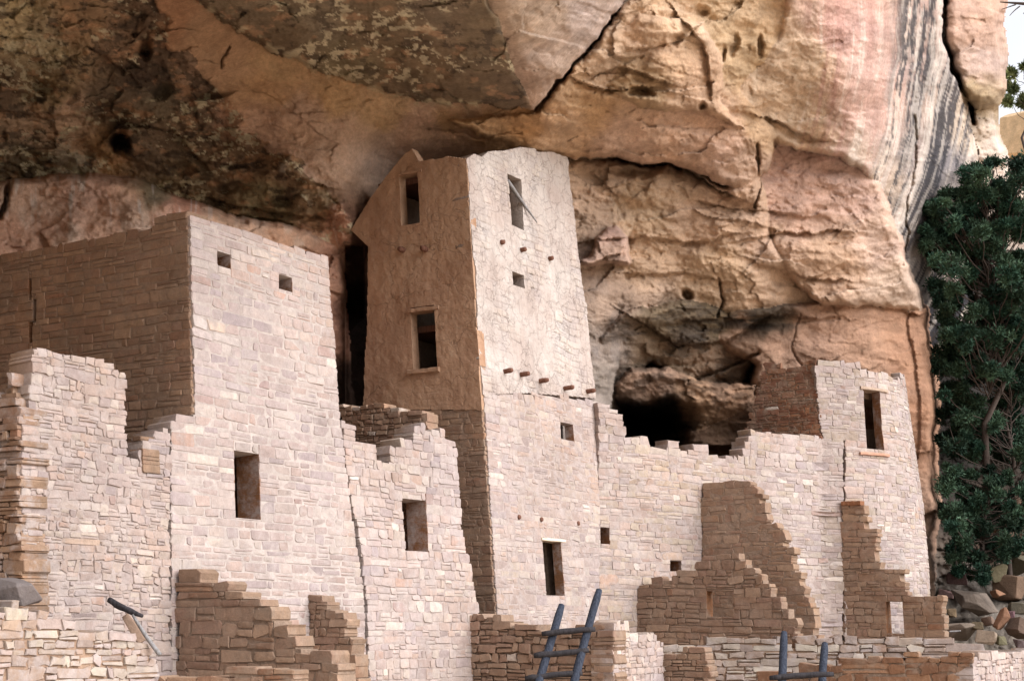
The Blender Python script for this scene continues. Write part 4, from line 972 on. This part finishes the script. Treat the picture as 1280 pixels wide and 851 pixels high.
qx = X + 12 * fbm(X / 22, Y / 18, 301, 4); qy = Y + 10 * fbm(X / 22, Y / 18, 305, 4)
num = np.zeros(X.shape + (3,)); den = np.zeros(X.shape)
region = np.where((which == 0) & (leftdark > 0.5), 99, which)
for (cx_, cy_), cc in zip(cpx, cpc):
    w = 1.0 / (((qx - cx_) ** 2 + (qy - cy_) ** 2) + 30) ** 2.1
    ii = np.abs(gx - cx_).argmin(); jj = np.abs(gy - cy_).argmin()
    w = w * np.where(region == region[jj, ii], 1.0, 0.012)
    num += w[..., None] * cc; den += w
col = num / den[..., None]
fine = fbm(X / 7, Y / 5, 311, 4); med = fbm(X / 26, Y / 15, 315, 4)
# strata tints
band = fbm((X + 2.2 * Y) / 260, (Y - 0.16 * X) / 6.5, 321, 3)
col = col * (1 + 0.16 * fine + 0.15 * med + 0.09 * band)[..., None]
# pink / yellow drift
dr = fbm(X / 60, Y / 40, 331, 4)
col = col * (1 + dr[..., None] * np.array([0.03, -0.01, -0.12]))
def blend(mask, c, k=1.0):
    global col
    m = np.clip(mask * k, 0, 1)[..., None]; col = col * (1 - m) + np.array(c) * m
dark_zone = np.clip(leftdark * sstep(60, 20, X * 0 + 0) + (which == idx['slab']) * 0.9 + leftdark, 0, 1)
sn = fbm(X / 13, Y / 8, 341, 5, 0.62); sn2 = fbm(X / 30 + 5, Y / 17, 347, 5, 0.6)
blend(sstep(0.08, 0.17, sn) * sstep(-0.12, 0.08, sn2) * dark_zone, srgb(56, 45, 36), 0.75)
blend(sstep(0.12, 0.2, fbm(X / 10 + 9, Y / 6, 353, 5, 0.65)) * sstep(-0.1, 0.1, fbm(X / 55, Y / 35, 357, 4)) * dark_zone, srgb(176, 164, 130), 0.7)
blend(sstep(0.2, 0.42, fbm(X / 22, Y / 11, 361, 5, 0.6)) * dark_zone, srgb(150, 106, 66), 0.45)
# lichen crust on the lip of the slab
dd, side = pline([(250, 0), (300, 38), (352, 66), (400, 92), (450, 108), (520, 126), (600, 133)], wx, wy)
blend(np.exp(-(dd / 4) ** 2) * sstep(-0.1, 0.2, fbm(X / 8, Y / 5, 363, 3)), srgb(196, 182, 140), 0.55)
# soot on cave rocks; the hollow's shade is painted near black
cz = np.isin(which, [idx['c1'], idx['c2']]) * 1.0
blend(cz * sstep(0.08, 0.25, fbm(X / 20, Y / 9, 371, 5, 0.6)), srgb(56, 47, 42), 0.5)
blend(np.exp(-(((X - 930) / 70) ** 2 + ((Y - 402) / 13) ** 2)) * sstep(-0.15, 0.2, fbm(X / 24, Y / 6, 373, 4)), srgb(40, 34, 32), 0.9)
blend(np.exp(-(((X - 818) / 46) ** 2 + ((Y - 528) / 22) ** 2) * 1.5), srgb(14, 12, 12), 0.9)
# smoother pale slope under the tower's right side: grey wash
blend(sstep(0.0, 0.4, fbm(X / 12, Y / 40, 377, 4)) * np.exp(-(((X - 740) / 40) ** 2 + ((Y - 430) / 60) ** 2)), srgb(128, 116, 112), 0.6)
# varnish streaks down the outer cliff
m2 = (which == idx['m2']) * 1.0
sx_ = X + 0.00072 * np.clip(Y, 0, 999) ** 2 * np.sign(1) + 5 * fbm(X / 50, Y / 60, 381, 2)
st1 = fbm(sx_ / 9, Y / 240, 383, 4, 0.65); st2 = fbm(sx_ / 26, Y / 300, 387, 3)
zoneP = m2 * sstep(1000, 1030, sx_) * sstep(1190, 1150, sx_)
blend(zoneP * sstep(0.05, 0.35, st1), srgb(226, 200, 180), 0.65)
blend(zoneP * sstep(0.05, 0.35, -st1), srgb(192, 134, 116), 0.6)
zoneB = m2 * sstep(1108, 1135, sx_)
st3 = fbm(sx_ / 4.5, Y / 90, 401, 4, 0.65)
blend(zoneB * sstep(-0.05, 0.22, 0.7 * st2 + 0.7 * st1 + 0.5 * st3 + 0.3 * fbm(X / 4, Y / 9, 389, 4)), srgb(58, 55, 62), 0.9)
blend(zoneB * sstep(0.1, 0.4, st3 - 0.3 * st1), srgb(204, 186, 172), 0.6)
blend(zoneB * sstep(0.2, 0.4, -st1 - 0.2 * fbm(X / 5, Y / 20, 391, 3)), srgb(214, 194, 178), 0.6)
blend(m2 * sstep(0.12, 0.4, fbm(sx_ / 12, Y / 120, 393, 3)) * sstep(1050, 1000, sx_), srgb(222, 190, 156), 0.45)
# white mineral drips on the slab behind the house
lz = (which == idx['ledge']) * 1.0
blend(lz * sstep(0.15, 0.45, fbm(X / 8, Y / 70, 395, 4)) * np.exp(-((Y - 240) / 30) ** 2), srgb(206, 196, 190), 0.7)
blend(lz * sstep(0.1, 0.5, fbm(X / 26, Y / 60, 397, 4)) * np.exp(-((Y - 300) / 40) ** 2), srgb(188, 168, 150), 0.5)
roof_fill = np.clip(leftdark + (which == idx['slab']) + (which == 0) * sstep(235, 190, Y) * sstep(700, 640, X), 0, 1)
roof_fill = np.clip(roof_fill + 1.0 * (which == idx['ledge']), 0, 1)
col = col * (0.97 + 1.15 * roof_fill + 0.7 * leftdark + 0.3 * (which == idx['slab']))[..., None]  # ceiling and ledge colour brightened to stand for bounced light
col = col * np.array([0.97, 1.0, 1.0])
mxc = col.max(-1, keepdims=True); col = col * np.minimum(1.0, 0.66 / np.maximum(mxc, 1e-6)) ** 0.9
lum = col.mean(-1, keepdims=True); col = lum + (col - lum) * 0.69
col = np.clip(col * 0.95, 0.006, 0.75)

ny, nx = X.shape; vid = np.arange(ny * nx).reshape(ny, nx)
fq = np.stack([vid[:-1, :-1], vid[:-1, 1:], vid[1:, 1:], vid[1:, :-1]], -1)
kf = keep[:-1, :-1] & keep[:-1, 1:] & keep[1:, 1:] & keep[1:, :-1]
fq = fq[kf]
used = np.unique(fq); rm = np.zeros(ny * nx, int); rm[used] = np.arange(len(used))
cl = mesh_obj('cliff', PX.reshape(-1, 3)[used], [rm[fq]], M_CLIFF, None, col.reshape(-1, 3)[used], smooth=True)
tag(cl, kind='structure')

# ------------------------------------------------------------------ ground
m, nt, b = new_mat('dusty_ground'); co = texco(nt)
c = mixc(nt, 'MIX', noise(nt, co, 0.8, 6, 0.7), (0.58, 0.45, 0.33), (0.50, 0.38, 0.27)); nt.links.new(c, b.inputs['Base Color'])
nt.links.new(bump(nt, noise(nt, co, 6, 6, 0.7), 0.8, 0.1), b.inputs['Normal'])
gxx = np.concatenate([-np.geomspace(900, 60, 14), np.linspace(-50, 50, 60), np.geomspace(60, 900, 14)])
GX, GY = np.meshgrid(gxx, gxx + 0)
GZ = 0.12 * fbm(GX / 3, GY / 3, 401, 3) - 0.12
GZ = np.where((np.abs(GX) < 1.2) & (np.abs(GY) < 1.2), -0.05, GZ)
n = len(gxx); vi = np.arange(n * n).reshape(n, n); fg = np.stack([vi[:-1, :-1], vi[:-1, 1:], vi[1:, 1:], vi[1:, :-1]], -1).reshape(-1, 4)
g = mesh_obj('ground', np.stack([GX, GY, GZ], -1).reshape(-1, 3), [fg], m); tag(g, kind='structure')

# ------------------------------------------------------------------ trees
def tree(name, root, clumps, Y0, label, cat='tree', mat=None, dens=1.0, seed=0, size=0.15, rtrunk=0.16, group=None, spread=1.2):
    r = np.random.default_rng(seed)
    rp = P(root[0], root[1], Y0)
    t = thing(name, (rp[0], rp[1], rp[2]), label, cat, group)
    mat = mat or M_LEAF
    V = []; F = []; n0 = 0
    def tube(p, q, ra, rb, sag):
        nonlocal n0
        p = np.array(p); q = np.array(q); ax = q - p; L = np.linalg.norm(ax); ax = ax / L
        s = np.cross(ax, [0.2, 0.9, 0.3]); s /= np.linalg.norm(s); u = np.cross(ax, s); ns = 6; sg = 6
        w = r.normal(0, 0.05, (ns + 1, 3)) * L * 0.5; w[0] = 0; w[-1] = 0
        for i in range(ns + 1):
            k = i / ns; c = p + (q - p) * k + np.array([0, 0, sag * math.sin(k * math.pi) * L]) + w[i]; rad = ra + (rb - ra) * k
            for j in range(sg):
                a = 2 * math.pi * j / sg; V.append(c + (s * math.cos(a) + u * math.sin(a)) * rad)
        for i in range(ns):
            for j in range(sg):
                j2 = (j + 1) % sg; F.append((n0 + i * sg + j, n0 + i * sg + j2, n0 + (i + 1) * sg + j2, n0 + (i + 1) * sg + j))
        n0 += (ns + 1) * sg
    if False:
        clumps = clumps + [(cx + r.uniform(-26, 26), cy + r.uniform(-28, 28), cr * r.uniform(0.5, 0.9)) for (cx, cy, cr) in clumps * 2 if cy > 240]
    tops = sorted(clumps, key=lambda c: c[1])
    top = P(tops[0][0], tops[0][1] + 10, Y0); tube(rp, top, rtrunk, rtrunk * 0.25, 0)
    LV = []; LC = []
    for (cx, cy, cr) in clumps:
        yy = Y0 + r.normal(0, spread * 0.6); c = P(cx, cy, yy); R = cr / FPX * yy
        k = np.clip((c[2] - rp[2]) / max(top[2] - rp[2], 0.1) - 0.12, 0.05, 0.95); st = rp + (top - rp) * k
        tube(st, c, rtrunk * 0.2, 0.01, -0.05)
        for q in range(7): tube(c, c + r.normal(0, 0.55, 3) * R, 0.014, 0.004, 0)
        nsub = max(4, int(12 * dens)); shade = r.uniform(0.6, 1.5)
        for sidx in range(nsub):
            dirv = r.normal(0, 1, 3); dirv /= np.linalg.norm(dirv); sc = c + dirv * R * r.uniform(0.25, 0.95) * np.array([1, 1, 0.75])
            sr = R * r.uniform(0.22, 0.42); m_ = int(150 * dens); sh = shade * r.uniform(0.75, 1.3)
            pos = sc + r.normal(0, 0.55, (m_, 3)) * sr
            dr_ = pos - sc; dr_ = dr_ / np.linalg.norm(dr_, axis=1)[:, None] + r.normal(0, 0.5, (m_, 3)) + np.array([0, 0, 0.35])
            dr_ /= np.linalg.norm(dr_, axis=1)[:, None]
            sd = np.cross(dr_, r.normal(0, 1, (m_, 3))); sd /= np.linalg.norm(sd, axis=1)[:, None]
            L = size * r.uniform(0.6, 1.3, (m_, 1)); W = L * 0.24
            tri = np.stack([pos - sd * W, pos + sd * W, pos + dr_ * L + sd * W * 0.2], 1)
            LV.append(tri.reshape(-1, 3)); LC.append(np.repeat(np.full((m_, 1), sh) * r.uniform(0.75, 1.25, (m_, 1)), 3, 0))
    mesh_obj('trunk', V, F, M_BARK, t, smooth=True)
    LV = np.concatenate(LV); LC = np.concatenate(LC); nf = len(LV) // 3
    mesh_obj('crown', LV, [np.arange(nf * 3).reshape(-1, 3)], mat, t, np.repeat(LC, 3, 1))
    return t
def fill(poly, n, r0, r1, seed):
    r = np.random.default_rng(seed); out = []
    xs = [p[0] for p in poly]; ys = [p[1] for p in poly]
    while len(out) < n:
        x = r.uniform(min(xs), max(xs)); y = r.uniform(min(ys), max(ys))
        if sdist(poly, np.array([x]), np.array([y]))[0] < -4: out.append((x, y, r.uniform(r0, r1)))
    return out
tree('juniper_tree', (1232, 712), fill([(1152, 246), (1166, 228), (1184, 236), (1202, 222), (1226, 198), (1262, 192), (1300, 208), (1300, 440), (1172, 440), (1166, 380), (1150, 330), (1140, 290)], 170, 8, 19, 1),
     40.0, 'tall dark green juniper rising beside the cliff edge at the upper right', seed=5, dens=0.8, size=0.095, rtrunk=0.11)
tree('juniper_tree', (1262, 720), fill([(1176, 410), (1300, 400), (1300, 590), (1262, 600), (1240, 570), (1200, 580), (1174, 560), (1168, 470)], 110, 8, 17, 2),
     40.6, 'middle dark juniper half way down the shaded slope at the right edge', seed=6, dens=0.75, size=0.095, rtrunk=0.08)
tree('juniper_tree', (1226, 728), fill([(1172, 585), (1210, 572), (1262, 590), (1300, 600), (1300, 665), (1262, 716), (1225, 734), (1182, 716), (1176, 640)], 84, 7, 14, 3),
     39.5, 'low bushy juniper just above the boulders at the lower right', seed=7, dens=0.7, size=0.09, rtrunk=0.09)
tree('scrub_tree', (1282, 215), [(1262, 92, 8), (1268, 112, 9), (1260, 126, 6), (1276, 128, 10), (1256, 108, 5), (1280, 84, 7)], 60.0, 'thin pale green scrub tree against the sky beyond the cliff', mat=M_LEAF2, seed=8, dens=0.5, size=0.2, rtrunk=0.07)
# bare twig hanging into the top right corner
m_tw = thing('tree_branch', tuple(P(1290, 4, 30)), 'bare dark twig hanging against the sky in the top right corner', 'branch')
rod('branch', P(1320, 10, 30), P(1250, 3, 30), 0.06, 0.012, M_BARK, m_tw, seed=3, bend=0.03)
rod('twig', P(1275, 8, 30), P(1262, 20, 30), 0.015, 0.006, M_BARK, m_tw, seed=4); rod('twig', P(1270, 6, 30), P(1252, 12, 30), 0.015, 0.006, M_BARK, m_tw, seed=5)
rod('twig', P(1285, 8, 30), P(1279, 18, 30), 0.015, 0.006, M_BARK, m_tw, seed=6)
# far sunlit rocks beyond
rock('boulder', 1277, 170, 62, 0.9, 1.4, 1.6, 'pale sunlit rock outcrop beyond the cliff edge at the right', 33, srgb(206, 176, 140), 0.3, 0.1)

# ------------------------------------------------------------------ camera, light, world
cam = bpy.data.cameras.new('camera'); co_ = bpy.data.objects.new('camera', cam); C.objects.link(co_)
co_.location = (0, 0, CAMZ); co_.rotation_euler = (math.radians(90) + TH, 0, 0)
cam.lens = FPX / 1280 * 36; cam.sensor_width = 36; cam.clip_end = 3000
bpy.context.scene.camera = co_
SUN_AZ = V2(0.90, -0.46); SUN_EL = math.radians(38)
az = math.atan2(SUN_AZ[0], SUN_AZ[1])            # clockwise from +Y
L = bpy.data.lights.new('sun', 'SUN'); L.energy = 4.3; L.angle = math.radians(65); L.color = (1.0, 0.97, 0.96)
lo = bpy.data.objects.new('sun', L); C.objects.link(lo)
import mathutils
dv = mathutils.Vector((math.sin(az) * math.cos(SUN_EL), math.cos(az) * math.cos(SUN_EL), math.sin(SUN_EL)))
lo.rotation_euler = dv.to_track_quat('Z', 'Y').to_euler(); lo.location = (30, -10, 20)
w = bpy.data.worlds.new('World'); bpy.context.scene.world = w; w.use_nodes = True
sk = w.node_tree.nodes.new('ShaderNodeTexSky'); sk.sky_type = 'NISHITA'; sk.sun_disc = False
sk.sun_elevation = SUN_EL; sk.sun_rotation = az
bg = w.node_tree.nodes['Background']; 
wt = w.node_tree; wc = wt.nodes.new('ShaderNodeTexCoord'); wn = wt.nodes.new('ShaderNodeTexNoise'); wn.inputs['Scale'].default_value = 2.2; wn.inputs['Detail'].default_value = 6
wt.links.new(wc.outputs['Generated'], wn.inputs['Vector'])
cm = mixc(wt, 'MIX', mapr(wt, wn.outputs['Fac'], 0.30, 0.62, 0.35, 0.9), sk.outputs[0], (5.6, 5.5, 5.5)); wt.links.new(cm, bg.inputs[0]); bg.inputs[1].default_value = 0.15
sc = bpy.context.scene
sc.view_settings.view_transform = 'Standard'; sc.view_settings.look = 'None'; sc.view_settings.exposure = 0.52; sc.view_settings.gamma = 1
sc.view_settings.use_curve_mapping = False
sc.cycles.max_bounces = 6; sc.cycles.diffuse_bounces = 4
sc.cycles.use_denoising = True
